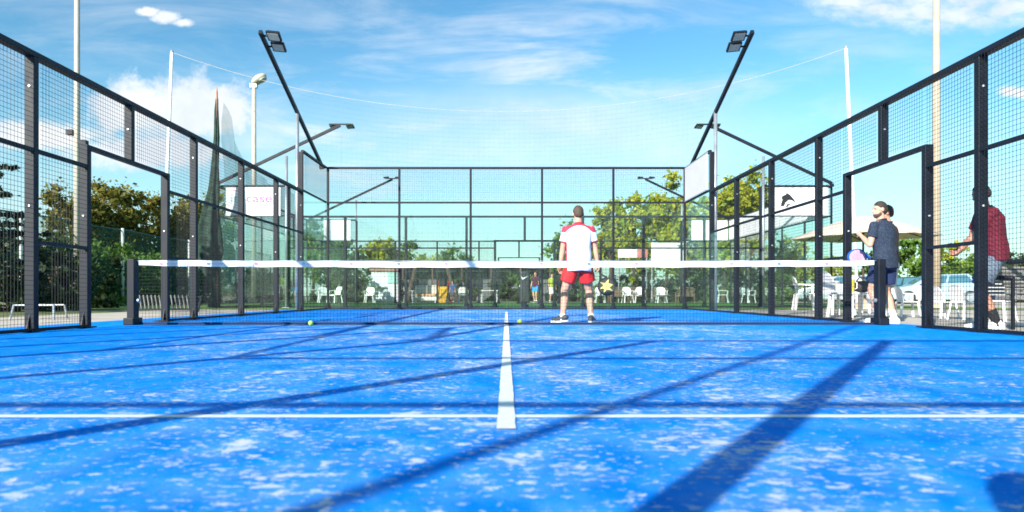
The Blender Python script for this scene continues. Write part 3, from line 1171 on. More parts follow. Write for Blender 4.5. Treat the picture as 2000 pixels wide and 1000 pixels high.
# trees behind the left fence (brown and olive, early autumn)
G1 = 'autumn trees behind the left fence'
tree('broadleaf_tree', 'rounded olive-brown autumn tree seen through the left doorway', at(215, None, 33), 6.3, 2.0, 2.3, LEAF_AUT, 11, G1, 60, 190, 0.10)
tree('broadleaf_tree', 'lower brown autumn tree right of the left doorway tree', at(305, None, 36), 5.9, 1.9, 2.2, LEAF_AUT, 12, G1, 54, 180, 0.11)
tree('broadleaf_tree', 'rust-tinted autumn tree behind the left door jamb', at(372, None, 40), 6.5, 1.9, 2.5, LEAF_AUT, 13, G1, 54, 180, 0.12)
tree('broadleaf_tree', 'small brown autumn tree left of the tall cream pole', at(140, None, 31), 5.4, 1.5, 1.9, LEAF_AUT, 14, G1, 44, 170, 0.09)
tree('broadleaf_tree', 'green autumn tree just left of the bunched dark net', at(425, None, 43), 7.0, 1.7, 3.0, LEAF_YEL, 15, G1, 48, 170, 0.12)
tree('broadleaf_tree', 'green tree behind the far left glass corner of the blue court', at(610, None, 46), 5.6, 1.9, 2.2, LEAF_GRN, 16, G1, 44, 150, 0.12)
# dark conifer at the left edge
pt = thing('pine_tree', 'dark conifer with drooping branches at the left edge of the view', 'tree', (-12.62, 16.0, 0))
rs = np.random.default_rng(5)
mb = MB(); mb.tube([(0, 0, -0.05), (0, 0, 2.5), (0.05, 0, 5.2)], [0.16, 0.11, 0.02], 9)
cen = []; rad = []
for k in range(46):
    z = 0.9 + 4.1 * (k / 46)
    L = (5.6 - z) * 0.42 * rs.uniform(0.7, 1.15)
    a = k * 2.4 + rs.uniform(-0.3, 0.3)
    e = Vector((math.cos(a) * L, math.sin(a) * L, z - 0.10 + 0.12 * L))
    mb.tube([(0, 0, z), Vector((e.x * 0.5, e.y * 0.5, z - 0.04)), e], [0.03, 0.02, 0.006], 5)
    for q in np.linspace(0.25, 1.0, 5):
        cen.append((e.x * q, e.y * q, z + (e.z - z) * q - 0.03)); rad.append(0.06 + 0.13 * L * (1.1 - q * 0.6))
mb.obj('trunk', BARK, pt, True)
o = bpy.data.objects.new('crown', leaf_mesh(cen, rad, 60, 0.07, rs, 0.35, LEAF_PIN)); C.objects.link(o); o.parent = pt

# hedge row behind the windscreen fence, bush by bush
G2 = 'hedge bushes behind the left fence'
hs = [(-1, 15.0, 'dark'), (40, 17.5, 'dark'), (85, 19.5, 'dark'), (130, 22.0, 'dark'), (178, 24.5, 'green'), (215, 27.0, 'green'), (262, 30.0, 'green'),
      (300, 33.0, 'dark'), (335, 36.5, 'green'), (362, 39.5, 'dark'), (395, 42.5, 'green')]
hl = ['dark hedge bush at the left edge of the view', 'dark hedge bush behind the leftmost pale fence post', 'dark hedge bush behind the first left fence post',
      'dark hedge bush behind the tall cream pole', 'green hedge bush behind the near jamb of the left doorway', 'bright green bush in the middle of the left doorway',
      'yellowish green bush behind the left net post', 'dark hedge bush just right of the left net post', 'green bush behind the far jamb of the left doorway',
      'dark hedge bush left of the bunched net', 'green bush behind the bunched net']
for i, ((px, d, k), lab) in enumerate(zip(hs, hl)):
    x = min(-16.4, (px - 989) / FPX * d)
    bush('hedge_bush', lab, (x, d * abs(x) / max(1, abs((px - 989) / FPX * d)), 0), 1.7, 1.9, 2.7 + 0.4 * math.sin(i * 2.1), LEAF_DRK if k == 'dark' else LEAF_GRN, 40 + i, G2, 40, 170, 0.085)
# dark-leaved shrubs in front of that fence
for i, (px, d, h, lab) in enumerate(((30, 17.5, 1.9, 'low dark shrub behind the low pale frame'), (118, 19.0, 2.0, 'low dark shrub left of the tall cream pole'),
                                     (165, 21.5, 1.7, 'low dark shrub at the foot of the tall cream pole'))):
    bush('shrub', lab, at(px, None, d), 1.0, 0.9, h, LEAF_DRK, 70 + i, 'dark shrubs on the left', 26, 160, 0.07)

# yellow-green trees on the right, beyond the green court
G3 = 'yellow green trees beyond the green court'
tree('poplar_tree', 'slim yellow-green tree just right of the player', at(1190, None, 42), 6.9, 1.15, 2.9, LEAF_YEL, 21, G3, 46, 220, 0.11)
tree('poplar_tree', 'slim yellow-green tree second from the player', at(1235, None, 41), 7.1, 1.2, 3.0, LEAF_YEL, 22, G3, 48, 220, 0.11)
tree('broadleaf_tree', 'broad yellow-green tree left of the far right glass corner', at(1300, None, 42), 7.7, 2.1, 3.3, LEAF_YEL, 23, G3, 74, 240, 0.12)
tree('broadleaf_tree', 'tall yellow tree just right of the far right glass corner', at(1412, None, 40), 8.2, 1.9, 3.5, LEAF_YEL, 24, G3, 70, 240, 0.12)
tree('broadleaf_tree', 'large round yellow-green tree above the row of white boards', at(1462, None, 41), 8.0, 2.0, 3.4, LEAF_YEL, 25, G3, 70, 240, 0.12)
tree('broadleaf_tree', 'green tree low behind the player and net', at(1120, None, 47), 5.2, 1.9, 2.1, LEAF_GRN, 26, G3, 44, 150, 0.12)
tree('broadleaf_tree', 'green tree under the row of white boards', at(1370, None, 45), 5.2, 2.0, 2.2, LEAF_GRN, 27, G3, 44, 150, 0.12)
tree('broadleaf_tree', 'low yellow-green tree at the right end of the tree row', at(1530, None, 46), 4.4, 1.7, 1.8, LEAF_YEL, 28, G3, 40, 150, 0.12)
G4 = 'distant trees in the middle'
tree('broadleaf_tree', 'yellow tree left of centre, brightest above the net', at(745, None, 52), 5.3, 1.8, 2.2, LEAF_YEL, 31, G4, 46, 150, 0.13)
tree('broadleaf_tree', 'green tree right of the bright yellow one above the net', at(792, None, 56), 5.2, 1.3, 2.3, LEAF_GRN, 32, G4, 40, 140, 0.13)
tree('broadleaf_tree', 'green tree left of the bright yellow one above the net', at(668, None, 50), 4.6, 2.0, 2.0, LEAF_GRN, 33, G4, 42, 150, 0.13)
tree('broadleaf_tree', 'low pale tree in the centre gap above the net', at(890, None, 66), 5.0, 2.2, 1.9, LEAF_GRN, 34, G4, 40, 140, 0.15)
tree('broadleaf_tree', 'lowest pale tree beside the centre doorway', at(840, None, 72), 4.6, 2.6, 1.6, LEAF_YEL, 35, G4, 40, 140, 0.16)
# hedge on the right beyond the cars
G5 = 'hedge bushes beyond the parked cars'
for i, (px, d, h, m, lab) in enumerate(((1770, 40, 4.1, LEAF_GRN, 'green hedge bush right of the man in navy'), (1850, 41, 4.3, LEAF_YEL, 'yellow-green hedge bush behind the tan pole'),
                                        (1905, 40, 3.7, LEAF_GRN, 'green hedge bush behind the man in maroon'), (1985, 39, 3.4, LEAF_DRK, 'dark hedge bush at the right edge of the view'),
                                        (1690, 43, 3.6, LEAF_GRN, 'green hedge bush under the parasol'), (1610, 44, 3.0, LEAF_YEL, 'olive hedge bush left of the parasol pole'),
                                        (2070, 37, 3.6, LEAF_DRK, 'dark hedge bush past the right edge'))):
    bush('hedge_bush', lab, at(px, None, d), 2.0, 1.6, h, m, 80 + i, G5, 36, 150, 0.12)
# hedge low behind the terrace
G6 = 'low bushes behind the terrace'
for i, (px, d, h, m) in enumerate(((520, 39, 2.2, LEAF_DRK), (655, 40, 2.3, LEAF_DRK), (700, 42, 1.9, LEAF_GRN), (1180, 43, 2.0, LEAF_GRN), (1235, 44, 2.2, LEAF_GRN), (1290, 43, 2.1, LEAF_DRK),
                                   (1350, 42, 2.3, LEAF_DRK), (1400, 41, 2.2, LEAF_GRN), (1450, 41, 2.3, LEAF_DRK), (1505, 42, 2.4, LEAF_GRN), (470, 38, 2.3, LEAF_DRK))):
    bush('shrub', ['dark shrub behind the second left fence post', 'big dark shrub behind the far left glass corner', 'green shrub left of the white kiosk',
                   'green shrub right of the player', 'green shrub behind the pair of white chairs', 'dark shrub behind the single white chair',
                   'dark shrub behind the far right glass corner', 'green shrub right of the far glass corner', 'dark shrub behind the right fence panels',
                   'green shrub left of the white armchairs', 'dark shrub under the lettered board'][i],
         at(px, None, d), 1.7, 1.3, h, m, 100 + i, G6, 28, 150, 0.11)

# ================================================================== terrace buildings
GREYW = M('grey_render', (0.13, 0.14, 0.14), 0.85, 0.0, 0.15, 1.0, 0.3, 20)
club = thing('clubhouse', 'long low grey pavilion with dark openings behind the green court', 'building', (-2.2, 52.0, 0))
mb = MB(); mb.box((-7.5, 0, 0), (7.5, 3.0, 2.55)); mb.obj('wall', GREYW, club)
mb = MB(); mb.prism([(-7.9, 2.55), (7.9, 2.55), (7.9, 2.66), (-7.9, 2.75)], -1.6, 3.4); mb.obj('roof', M('roof_sheet', (0.42, 0.44, 0.45), 0.6), club)
for k in range(7):
    x = -6.6 + k * 2.1
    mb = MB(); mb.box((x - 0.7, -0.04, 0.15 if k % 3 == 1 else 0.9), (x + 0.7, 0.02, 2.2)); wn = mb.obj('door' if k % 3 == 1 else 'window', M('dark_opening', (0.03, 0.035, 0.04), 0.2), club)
    mb = MB()
    mb.box((x - 0.76, -0.06, 2.2), (x + 0.76, -0.003, 2.27)); mb.obj('frame', WHITEB, wn)
for k in range(8):
    x = -7.6 + k * 2.17
    mb = MB(); mb.box((x - 0.06, -1.5, 0), (x + 0.06, -1.38, 2.55)); mb.obj('pillar', M('brown_post', (0.10, 0.06, 0.045), 0.8), club)
for i, (px, d, h, m, lab) in enumerate(((800, 48, 2.3, LEAF_DRK, 'dark shrub right of the white kiosk'), (905, 49, 2.2, LEAF_DRK, 'dark shrub behind the toy slide'),
                                        (985, 48, 2.1, LEAF_DRK, 'dark shrub behind the small white table'), (1025, 50, 2.3, LEAF_GRN, 'green shrub behind the far people'),
                                        (1105, 47, 2.2, LEAF_DRK, 'dark shrub low behind the player'))):
    bush('shrub', lab, at(px, None, d), 1.3, 1.0, h, m, 130 + i, G6, 26, 130, 0.11)
for i, (px, d, lean_, lab) in enumerate(((797, 41, 0.5, 'leaning bare trunk right of the white kiosk'), (893, 42, -0.7, 'leaning bare trunk right of the toy slide'))):
    t = thing('tree_trunk', lab, 'trunk', at(px, None, d), 0, 'bare leaning trunks')
    mb = MB(); mb.tube([(0, 0, -0.02), (lean_ * 0.3, 0, 0.8), (lean_ * 0.8, 0, 1.9), (lean_, 0, 2.5)], [0.2, 0.15, 0.12, 0.09], 9); mb.obj('trunk', BARK, t, True)
# white kiosk with a teal band
ki = thing('kiosk', 'white kiosk with a pale teal panel left of centre', 'kiosk', at(752, None, 44), R(8))
mb = MB(); mb.box((-0.85, -0.7, 0), (0.85, 0.9, 1.95)); bevel(mb.obj('wall', WHITEB, ki), 0.02)
mb = MB(); mb.box((-0.95, -0.85, 1.952), (0.95, 1.0, 2.08)); mb.obj('roof', M('rust_fascia', (0.42, 0.20, 0.15), 0.7), ki)
mb = MB(); mb.box((0.2, -0.74, 1.15), (0.8, -0.703, 1.85)); mb.obj('shutter', M('pale_teal', (0.36, 0.62, 0.55), 0.6), ki)
mb = MB(); mb.box((-0.7, -0.92, 0.92), (0.05, -0.703, 0.99)); mb.obj('counter', WHITEB, ki)
# white banners on posts to the right
for lab, px0, px1, py0, py1, d, cols in (('large plain white banner on posts before the trees, above the net at right', 1272, 1340, 474, 512, 37.5, (WHITEB,)),
                                         ('narrow white and red banner on posts left of the large white one', 1207, 1265, 487, 503, 38.5, (WHITEB, M('faded_red', (0.50, 0.17, 0.15), 0.7)))):
    a = at(px0, py1, d); b = at(px1, py0, d)
    t = thing('banner', lab, 'banner', ((a.x + b.x) / 2, d, 0), 0, 'banners on posts')
    wd = b.x - a.x
    n = len(cols)
    for i, m in enumerate(cols):
        x0 = -wd / 2 + wd * (0 if i == 0 else 0.64); x1 = -wd / 2 + wd * (0.64 if (n > 1 and i == 0) else 1.0)
        mb = MB(); mb.box((x0, -0.02, a.z), (x1, 0.02, b.z)); mb.obj('panel', m, t)
    for s in (-1, 1):
        mb = MB(); mb.tube([(s * (wd / 2 - 0.05), 0.06, 0), (s * (wd / 2 - 0.05), 0.06, b.z)], 0.03, 8); mb.obj('post', GALV, t)

# ================================================================== garden furniture


def plastic_chair():
    t = thing('plastic_chair', 'x', 'chair', (0, 0, 0), 0, 'white plastic chairs')
    mb = MB()
    mb.box((-0.23, -0.24, 0.415), (0.23, 0.22, 0.44)); mb.box((-0.23, -0.245, 0.385), (0.23, -0.2405, 0.44))
    bevel(mb.obj('seat', WHITEP, t), 0.01)
    mb = MB()
    out = [(-0.22, 0.44), (-0.25, 0.62), (-0.235, 0.76), (-0.16, 0.84), (0, 0.865), (0.16, 0.84), (0.235, 0.76), (0.25, 0.62), (0.22, 0.44)]
    n = len(out)
    vs = []
    for yy in (0.0, 0.02):
        for x, z in out:
            vs.append((x, 0.20 + yy + (z - 0.44) * 0.24 - 0.05 * (abs(x) / 0.25) ** 2, z))
    fs = [tuple(range(n)), tuple(range(n, 2 * n))[::-1]] + [(i, i + n, (i + 1) % n + n, (i + 1) % n) for i in range(n)]
    mb.add(vs, fs); mb.obj('backrest', WHITEP, t)
    for sx in (-1, 1):
        for sy in (-1, 1):
            mb = MB()
            mb.bar((sx * 0.205, sy * 0.20, 0.412), (sx * 0.255, sy * 0.255, 0.0), 0.055, 0.04)
            mb.obj('leg', WHITEP, t)
        mb = MB()
        mb.bar((sx * 0.265, -0.24, 0.64), (sx * 0.255, 0.24, 0.665), 0.055, 0.025)
        mb.bar((sx * 0.24, -0.215, 0.44), (sx * 0.265, -0.225, 0.627), 0.045, 0.03)
        mb.obj('armrest', WHITEP, t)
    return t


ch0 = plastic_chair()
CH = [  # px, distance, turn, scale, label
    (1172, 37.0, 0, 1.0, 'white plastic chair on the terrace just right of the player'),
    (1226, 37.0, 8, 1.0, 'left of the pair of white plastic chairs behind the glass'),
    (1250, 37.0, -10, 1.0, 'right of the pair of white plastic chairs behind the glass'),
    (1292, 37.2, 0, 1.0, 'lone white plastic chair left of the far right glass corner'),
    (1412, 35.0, 70, 1.0, 'white plastic chair seen right of the far right glass corner'),
    (1462, 36.0, 20, 1.0, 'white plastic chair far behind the right fence panels'),
    (632, 36.5, 30, 1.0, 'white plastic chair behind the far left glass corner'),
    (655, 35.5, -40, 1.0, 'second white plastic chair right of the far left glass corner'),
    (800, 36.0, 80, 1.0, 'white plastic chair at an angle right of the white kiosk'),
    (1572, 18.2, 75, 1.05, 'white plastic armchair behind the wide right fence post'),
    (1632, 14.0, 100, 1.02, 'large white plastic armchair left of the right doorway'),
    (1772, 12.6, 80, 0.66, 'white plastic chair right of the man in navy'),
    (1842, 12.0, 95, 0.66, 'white plastic chair at the foot of the tan pole'),
    (1884, 11.2, 100, 0.66, 'white plastic chair behind the man in maroon'),
    (1948, 10.6, 120, 0.72, 'white plastic chair behind the grey wicker seat'),
    (1690, 15.5, 30, 1.0, 'white plastic chair under the parasol'),
    (905, 37.0, 180, 1.0, 'white plastic chair right of the toy slide'),
    (722, 38.0, 0, 1.0, 'white plastic chair before the white kiosk'),
]
for i, (px, d, rz, sc, lab) in enumerate(CH):
    c = ch0 if i == 0 else copy_tree(ch0)
    c.location = at(px, None, d); c.rotation_euler = (0, 0, R(rz)); c['label'] = lab
    c.scale = (sc, sc, sc)


def table(label, loc, rotz, wdt, dpt, hgt, mat, group='terrace tables'):
    t = thing('table', label, 'table', loc, rotz, group)
    mb = MB(); mb.box((-wdt / 2, -dpt / 2, hgt - 0.035), (wdt / 2, dpt / 2, hgt)); bevel(mb.obj('table_top', mat, t), 0.01)
    for sx in (-1, 1):
        for sy in (-1, 1):
            mb = MB(); mb.bar((sx * (wdt / 2 - 0.07), sy * (dpt / 2 - 0.07), hgt - 0.036), (sx * (wdt / 2 - 0.04), sy * (dpt / 2 - 0.04), 0), 0.055, 0.055)
            mb.obj('leg', mat, t)
    return t


table('white plastic table beside the man in navy, holding a drink', at(1672, None, 12.6), R(10), 0.75, 0.75, 0.45, WHITEP)
table('small white table far behind the net near the centre', at(956, None, 37), 0, 0.9, 0.7, 0.68, WHITEP)
table('white table by the far left glass corner', at(608, None, 35), R(15), 0.9, 0.8, 0.70, WHITEP)
q = at(1662, None, 12.55)
jug = thing('drink_jug', 'clear jug of yellow drink on the white table by the parasol', 'jug', (q.x, q.y, 0.45))
mb = MB(); mb.tube([(0, 0, 0.001), (0, 0, 0.02), (0, 0, 0.2), (0, 0, 0.24)], [0.05, 0.055, 0.065, 0.06], 12); mb.obj('body', M('yellow_drink', (0.62, 0.50, 0.08), 0.2), jug, True)
mb = MB(); mb.tube([(0.06, 0, 0.2), (0.11, 0, 0.18), (0.11, 0, 0.08), (0.06, 0, 0.06)], 0.01, 6); mb.obj('handle', WHITEP, jug)
q = at(1684, None, 12.65)
bag = thing('sports_bag', 'dark bag lying on the white table behind the man in navy', 'bag', (q.x, q.y, 0.45))
mb = MB(); mb.ell((0, 0, 0.11), (0.2, 0.13, 0.11)); mb.obj('body', M('dark_cloth', (0.04, 0.035, 0.04), 0.9), bag, True)
mb = MB(); mb.tube([(-0.12, 0, 0.19), (-0.06, 0, 0.27), (0.06, 0, 0.27), (0.12, 0, 0.19)], 0.012, 6); mb.obj('handle', RUBBER, bag)

# wicker seats
WICK = M('grey_wicker', (0.24, 0.23, 0.22), 0.8, 0.0, 0.35, 60.0, 0.9, 120)
WICKB = M('brown_wicker', (0.23, 0.16, 0.10), 0.85, 0.0, 0.35, 40.0, 0.9, 90)


def wicker(label, loc, rotz, wdt, mat, group):
    t = thing('wicker_seat', label, 'seat', loc, rotz, group)
    mb = MB(); mb.box((-wdt / 2, -0.3, 0.34), (wdt / 2, 0.25, 0.40)); bevel(mb.obj('seat', mat, t), 0.015)
    n = int(0.36 / 0.045)
    for j in range(n):
        z = 0.43 + j * 0.045
        mb = MB(); mb.tube([(-wdt / 2 + 0.03, 0.26 + 0.10 * j / n, z), (0, 0.29 + 0.10 * j / n, z), (wdt / 2 - 0.03, 0.26 + 0.10 * j / n, z)], 0.019, 6); mb.obj('slat', mat, t)
    mb = MB(); mb.tube([(-wdt / 2, -0.28, 0.6), (-wdt / 2, 0.2, 0.62), (-wdt / 2, 0.33, 0.74), (-wdt / 2 + 0.1, 0.36, 0.815), (0, 0.38, 0.83), (wdt / 2 - 0.1, 0.36, 0.815), (wdt / 2, 0.33, 0.74), (wdt / 2, 0.2, 0.62), (wdt / 2, -0.28, 0.6)], 0.028, 8)
    mb.obj('frame', DARK if mat is WICK else WICKB, t, True)
    for sx in (-1, 1):
        for sy in (-0.28, 0.24):
            mb = MB(); mb.tube([(sx * wdt / 2, sy, 0.6), (sx * wdt / 2, sy, 0)], 0.022, 8); mb.obj('leg', DARK if mat is WICK else WICKB, t)
    return t


wicker('grey wicker seat outside the right fence at the edge of the view', (6.55, 8.3, 0), R(0), 1.25, WICK, 'wicker seats')
for px, wd, lab in ((1212, 1.0, 'brown wicker bench behind the pair of white chairs, left'), (1243, 1.0, 'brown wicker bench behind the pair of white chairs, right'),
                    (1288, 0.8, 'brown wicker bench behind the lone white chair'), (1338, 0.9, 'brown wicker bench at the far right glass corner')):
    wicker(lab, at(px, None, 38.6), R(180), wd, WICKB, 'wicker seats')

# parasol
ps = thing('parasol', 'cream parasol with tan underside behind the man in navy', 'parasol', at(1686, None, 20.0), R(20))
CAN = bpy.data.materials.new('parasol_cloth'); CAN.use_nodes = True
nt = NT(CAN.node_tree); b = CAN.node_tree.nodes['Principled BSDF']
b.inputs['Base Color'].default_value = (0.60, 0.52, 0.42, 1); b.inputs['Roughness'].default_value = 0.9
tr = nt.n('ShaderNodeBsdfTranslucent'); tr.inputs[0].default_value = (0.55, 0.38, 0.22, 1)
mx = nt.n('ShaderNodeMixShader'); mx.inputs[0].default_value = 0.07
nt.put(mx.inputs[1], b.outputs[0]); nt.put(mx.inputs[2], tr.outputs[0]); nt.put(CAN.node_tree.nodes['Material Output'].inputs[0], mx.outputs[0])
mb = MB(); mb.tube([(0, 0, 0), (0, 0, 2.62)], 0.03, 10); mb.obj('pole', M('dark_wood', (0.08, 0.045, 0.03), 0.6), ps, True)
mb = MB()
vs = [(0, 0, 2.72)]; fs = []
NS = 32
for ring, (r, z) in enumerate(((0.3, 2.66), (0.9, 2.46), (1.72, 2.13))):
    for k in range(NS):
        a = 2 * math.pi * k / NS
        sq = 1.0 / max(abs(math.cos(a)), abs(math.sin(a)))
        rr = r * (0.45 * sq + 0.55) * 0.97
        vs.append((rr * math.cos(a), rr * math.sin(a), z - (0.05 * (abs(math.sin(4 * a))) if ring == 2 else -0.02 * abs(math.sin(4 * a))) * 0.6 - (0.03 if ring == 2 else 0)))
for k in range(NS):
    fs.append((0, 1 + k, 1 + (k + 1) % NS))
for rg in range(2):
    for k in range(NS):
        k2 = (k + 1) % NS
        fs.append((1 + rg * NS + k, 1 + (rg + 1) * NS + k, 1 + (rg + 1) * NS + k2, 1 + rg * NS + k2))
mb.add(vs, fs)
cn = mb.obj('canopy', CAN, ps, True)
so = cn.modifiers.new('s', 'SOLIDIFY'); so.thickness = 0.006
for k in range(8):
    a = 2 * math.pi * (k + 0.5) / 8
    mb = MB(); mb.bar((0.05 * math.cos(a), 0.05 * math.sin(a), 2.60), (1.66 * math.cos(a), 1.66 * math.sin(a), 2.10), 0.02, 0.025)
    mb.bar((0.04 * math.cos(a), 0.04 * math.sin(a), 2.0), (0.8 * math.cos(a), 0.8 * math.sin(a), 2.36), 0.016, 0.02)
    mb.obj('rib', M('dark_wood', (0.08, 0.045, 0.03)), ps)
mb = MB(); mb.tube([(0, 0, 0), (0, 0, 0.08), (0, 0, 0.3)], [0.3, 0.28, 0.05], 16); mb.obj('base', CONC, ps)

# ------------------------------------------------------------------ cars
def car(label, loc, rotz, paint, group='parked cars'):
    """hatchback, nose towards -x"""
    t = thing('parked_car', label, 'car', loc, rotz, group)
    prof = [(-2.02, 0.30), (-2.06, 0.48), (-1.98, 0.66), (-1.75, 0.76), (-1.0, 0.90), (1.75, 0.96), (1.98, 0.86), (2.04, 0.55), (2.0, 0.28)]
    low = [(2.0, 0.22), (1.62, 0.20), (1.58, 0.36), (1.42, 0.56), (1.18, 0.56), (1.02, 0.36), (0.98, 0.18), (-0.98, 0.18), (-1.02, 0.36), (-1.18, 0.56), (-1.42, 0.56), (-1.58, 0.36), (-1.62, 0.20), (-2.0, 0.22)]
    poly = prof + low
    mb = MB(); mb.prism(poly, -0.84, 0.84); body = mb.obj('body', paint, t); bevel(body, 0.06, 3)
    # cabin lofted to a narrower roof
    base = [(-1.12, 0.89), (1.80, 0.94)]
    mb = MB()
    b0 = [(-1.12, -0.80, 0.88), (1.82, -0.80, 0.93), (1.82, 0.80, 0.93), (-1.12, 0.80, 0.88)]
    m0 = [(-0.30, -0.66, 1.38), (1.30, -0.66, 1.42), (1.30, 0.66, 1.42), (-0.30, 0.66, 1.38)]
    mb.add(b0 + m0, [(4, 5, 6, 7), (0, 1, 5, 4), (1, 2, 6, 5), (2, 3, 7, 6), (3, 0, 4, 7)])
    cab = mb.obj('roof', paint, t); bevel(cab, 0.05, 3)

    def pane(name, quad, off=0.012):
        q = [Vector(p) for p in quad]
        n = (q[1] - q[0]).cross(q[3] - q[0]).normalized()
        c = sum(q, Vector()) / 4
        if n.dot(c - Vector((0.3, 0, 1.0))) < 0:
            n = -n
        mm = MB(); mm.add([p + n * off for p in q] + [p - n * 0.01 for p in q], [(0, 1, 2, 3), (7, 6, 5, 4), (0, 4, 5, 1), (1, 5, 6, 2), (2, 6, 7, 3), (3, 7, 4, 0)])
        mm.obj(name, CARGLASS, t)

    def lerp(a, b2, k):
        return Vector(a).lerp(Vector(b2), k)

    def quad(a, b2, c2, d2, mx_, mz0, mz1):
        A = lerp(a, b2, mx_); B = lerp(a, b2, 1 - mx_); D = lerp(d2, c2, mx_); E = lerp(d2, c2, 1 - mx_)
        return [lerp(A, D, mz0), lerp(B, E, mz0), lerp(B, E, mz1), lerp(A, D, mz1)]
    pane('windscreen', quad(b0[3], b0[0], m0[0], m0[3], 0.06, 0.1, 0.93))
    pane('rear_window', quad(b0[1], b0[2], m0[2], m0[1], 0.08, 0.2, 0.9))
    for s, (i, j) in ((-1, (0, 1)), (1, (3, 2))):
        A, B, D, E = Vector(b0[i]), Vector(b0[j]), Vector(m0[j]), Vector(m0[i])
        for k0, k1 in ((0.10, 0.46), (0.50, 0.90)):
            pane('side_window', [lerp(lerp(A, B, k0), lerp(E, D, k0), 0.14), lerp(lerp(A, B, k1), lerp(E, D, k1), 0.14), lerp(lerp(A, B, k1), lerp(E, D, k1), 0.88), lerp(lerp(A, B, k0), lerp(E, D, k0), 0.88)])
        mb = MB(); mb.box((-0.86, s * 0.86 - 0.09, 0.93), (-0.68, s * 0.86 + 0.09, 1.05)); bevel(mb.obj('mirror', paint, t), 0.02)
        for x in (-1.3, 1.3):
            mb = MB(); mb.tube([(x, s * 0.66, 0.31), (x, s * 0.855, 0.31)], 0.31, 20); wh = mb.obj('wheel', RUBBER, t)
            mb = MB(); mb.tube([(x, s * 0.80, 0.31), (x, s * 0.862, 0.31)], 0.20, 16); mb.obj('rim', GALV, wh)
        mb = MB(); mb.ell((-1.92, s * 0.62, 0.66), (0.12, 0.17, 0.08)); mb.obj('headlight', M('headlamp', (0.7, 0.72, 0.75), 0.1), t, True)
        mb = MB(); mb.box((1.95, s * 0.7 - 0.1, 0.68), (2.045, s * 0.7 + 0.1, 0.86)); mb.obj('tail_light', M('tail_red', (0.4, 0.02, 0.02), 0.2), t)
    return t


car('silver-blue hatchback parked behind the tan pole and the man in maroon', at(1822, None, 33.0), R(-14), M('silver_blue_paint', (0.42, 0.55, 0.62), 0.25, 0.4, 0.05, 2.0, spec=0.8))
car('pale hatchback parked left of the right doorway, half hidden by fence posts', at(1640, None, 35.0), R(-20), M('pale_paint', (0.55, 0.60, 0.64), 0.25, 0.4, 0.05, 2.0, spec=0.8))
car('dark green car parked behind the man in navy', at(1738, None, 38.0), R(-10), M('dark_green_paint', (0.03, 0.07, 0.07), 0.2, 0.3, 0.05, 2.0, spec=0.8))

# ------------------------------------------------------------------ odds and ends on the left
fr = thing('tube_frame', 'low pale tubular frame standing on the paving outside the left fence', 'frame', at(66, None, 11.2), R(4))
for a, b in (((-0.31, 0, 0.24), (0.31, 0, 0.24)), ((-0.31, 0.3, 0.24), (0.31, 0.3, 0.24))):
    mb = MB(); mb.tube([a, b], 0.015, 8); mb.obj('top_bar', GALV, fr)
for sx in (-1, 1):
    for y in (0.0, 0.3):
        mb = MB(); mb.tube([(sx * 0.31, y, 0.25), (sx * 0.34, y + (0.05 if y else -0.05), 0)], 0.015, 8); mb.obj('leg', GALV, fr)
rk = thing('slatted_rack', 'low dark rack with slanting grey slats outside the left doorway', 'rack', at(325, None, 16.6), R(0))
for k in range(16):
    x = -0.72 + k * 0.095
    mb = MB(); mb.bar((x - 0.05, 0.06, 0.40), (x + 0.06, -0.06, 0.075), 0.022, 0.05, (0, 1, 0)); mb.obj('slat', M('weathered_slat', (0.15, 0.155, 0.15), 0.8), rk)
for z, y in ((0.055, -0.08), (0.36, 0.09)):
    mb = MB(); mb.bar((-0.82, y, z), (0.82, y, z), 0.05, 0.04); mb.obj('rail', DARK, rk)
for sx in (-1, 1):
    mb = MB(); mb.bar((sx * 0.80, -0.12, 0.0), (sx * 0.80, 0.13, 0.385), 0.04, 0.05, (1, 0, 0)); mb.obj('leg', DARK, rk)
# toy slide
sl = thing('toy_slide', 'yellow and red toy slide with blue steps behind the net left of centre', 'slide', at(866, None, 36.2), R(180))
YEL = M('yellow_plastic', (0.75, 0.42, 0.02), 0.35); RED = M('red_plastic', (0.45, 0.04, 0.03), 0.4); BLU = M('blue_plastic', (0.03, 0.16, 0.40), 0.4)
mb = MB(); n = 8; vs = []; fs = []
for i in range(n + 1):
    k = i / n
    y = 0.15 + 1.15 * k; z = 0.85 - 0.82 * k + 0.12 * math.sin(k * math.pi) * (-1)
    for x, dz in ((-0.24, 0.12), (-0.22, 0.0), (0.22, 0.0), (0.24, 0.12)):
        vs.append((x, y, max(0.02, z) + dz))
    if i:
        for j in range(3):
            a = (i - 1) * 4 + j
            fs.append((a, a + 4, a + 5, a + 1))
mb.add(vs, fs); ch = mb.obj('chute', YEL, sl); so = ch.modifiers.new('s', 'SOLIDIFY'); so.thickness = 0.03
for sx in (-1, 1):
    mb = MB(); mb.bar((sx * 0.27, 0.1, 1.15), (sx * 0.30, -0.5, 0.0), 0.06, 0.09, (1, 0, 0)); mb.obj('side_frame', RED, sl)
for k in range(4):
    mb = MB(); mb.box((-0.26, -0.42 + k * 0.12, 0.16 + k * 0.22), (0.26, -0.28 + k * 0.12, 0.20 + k * 0.22)); mb.obj('step', BLU, sl)
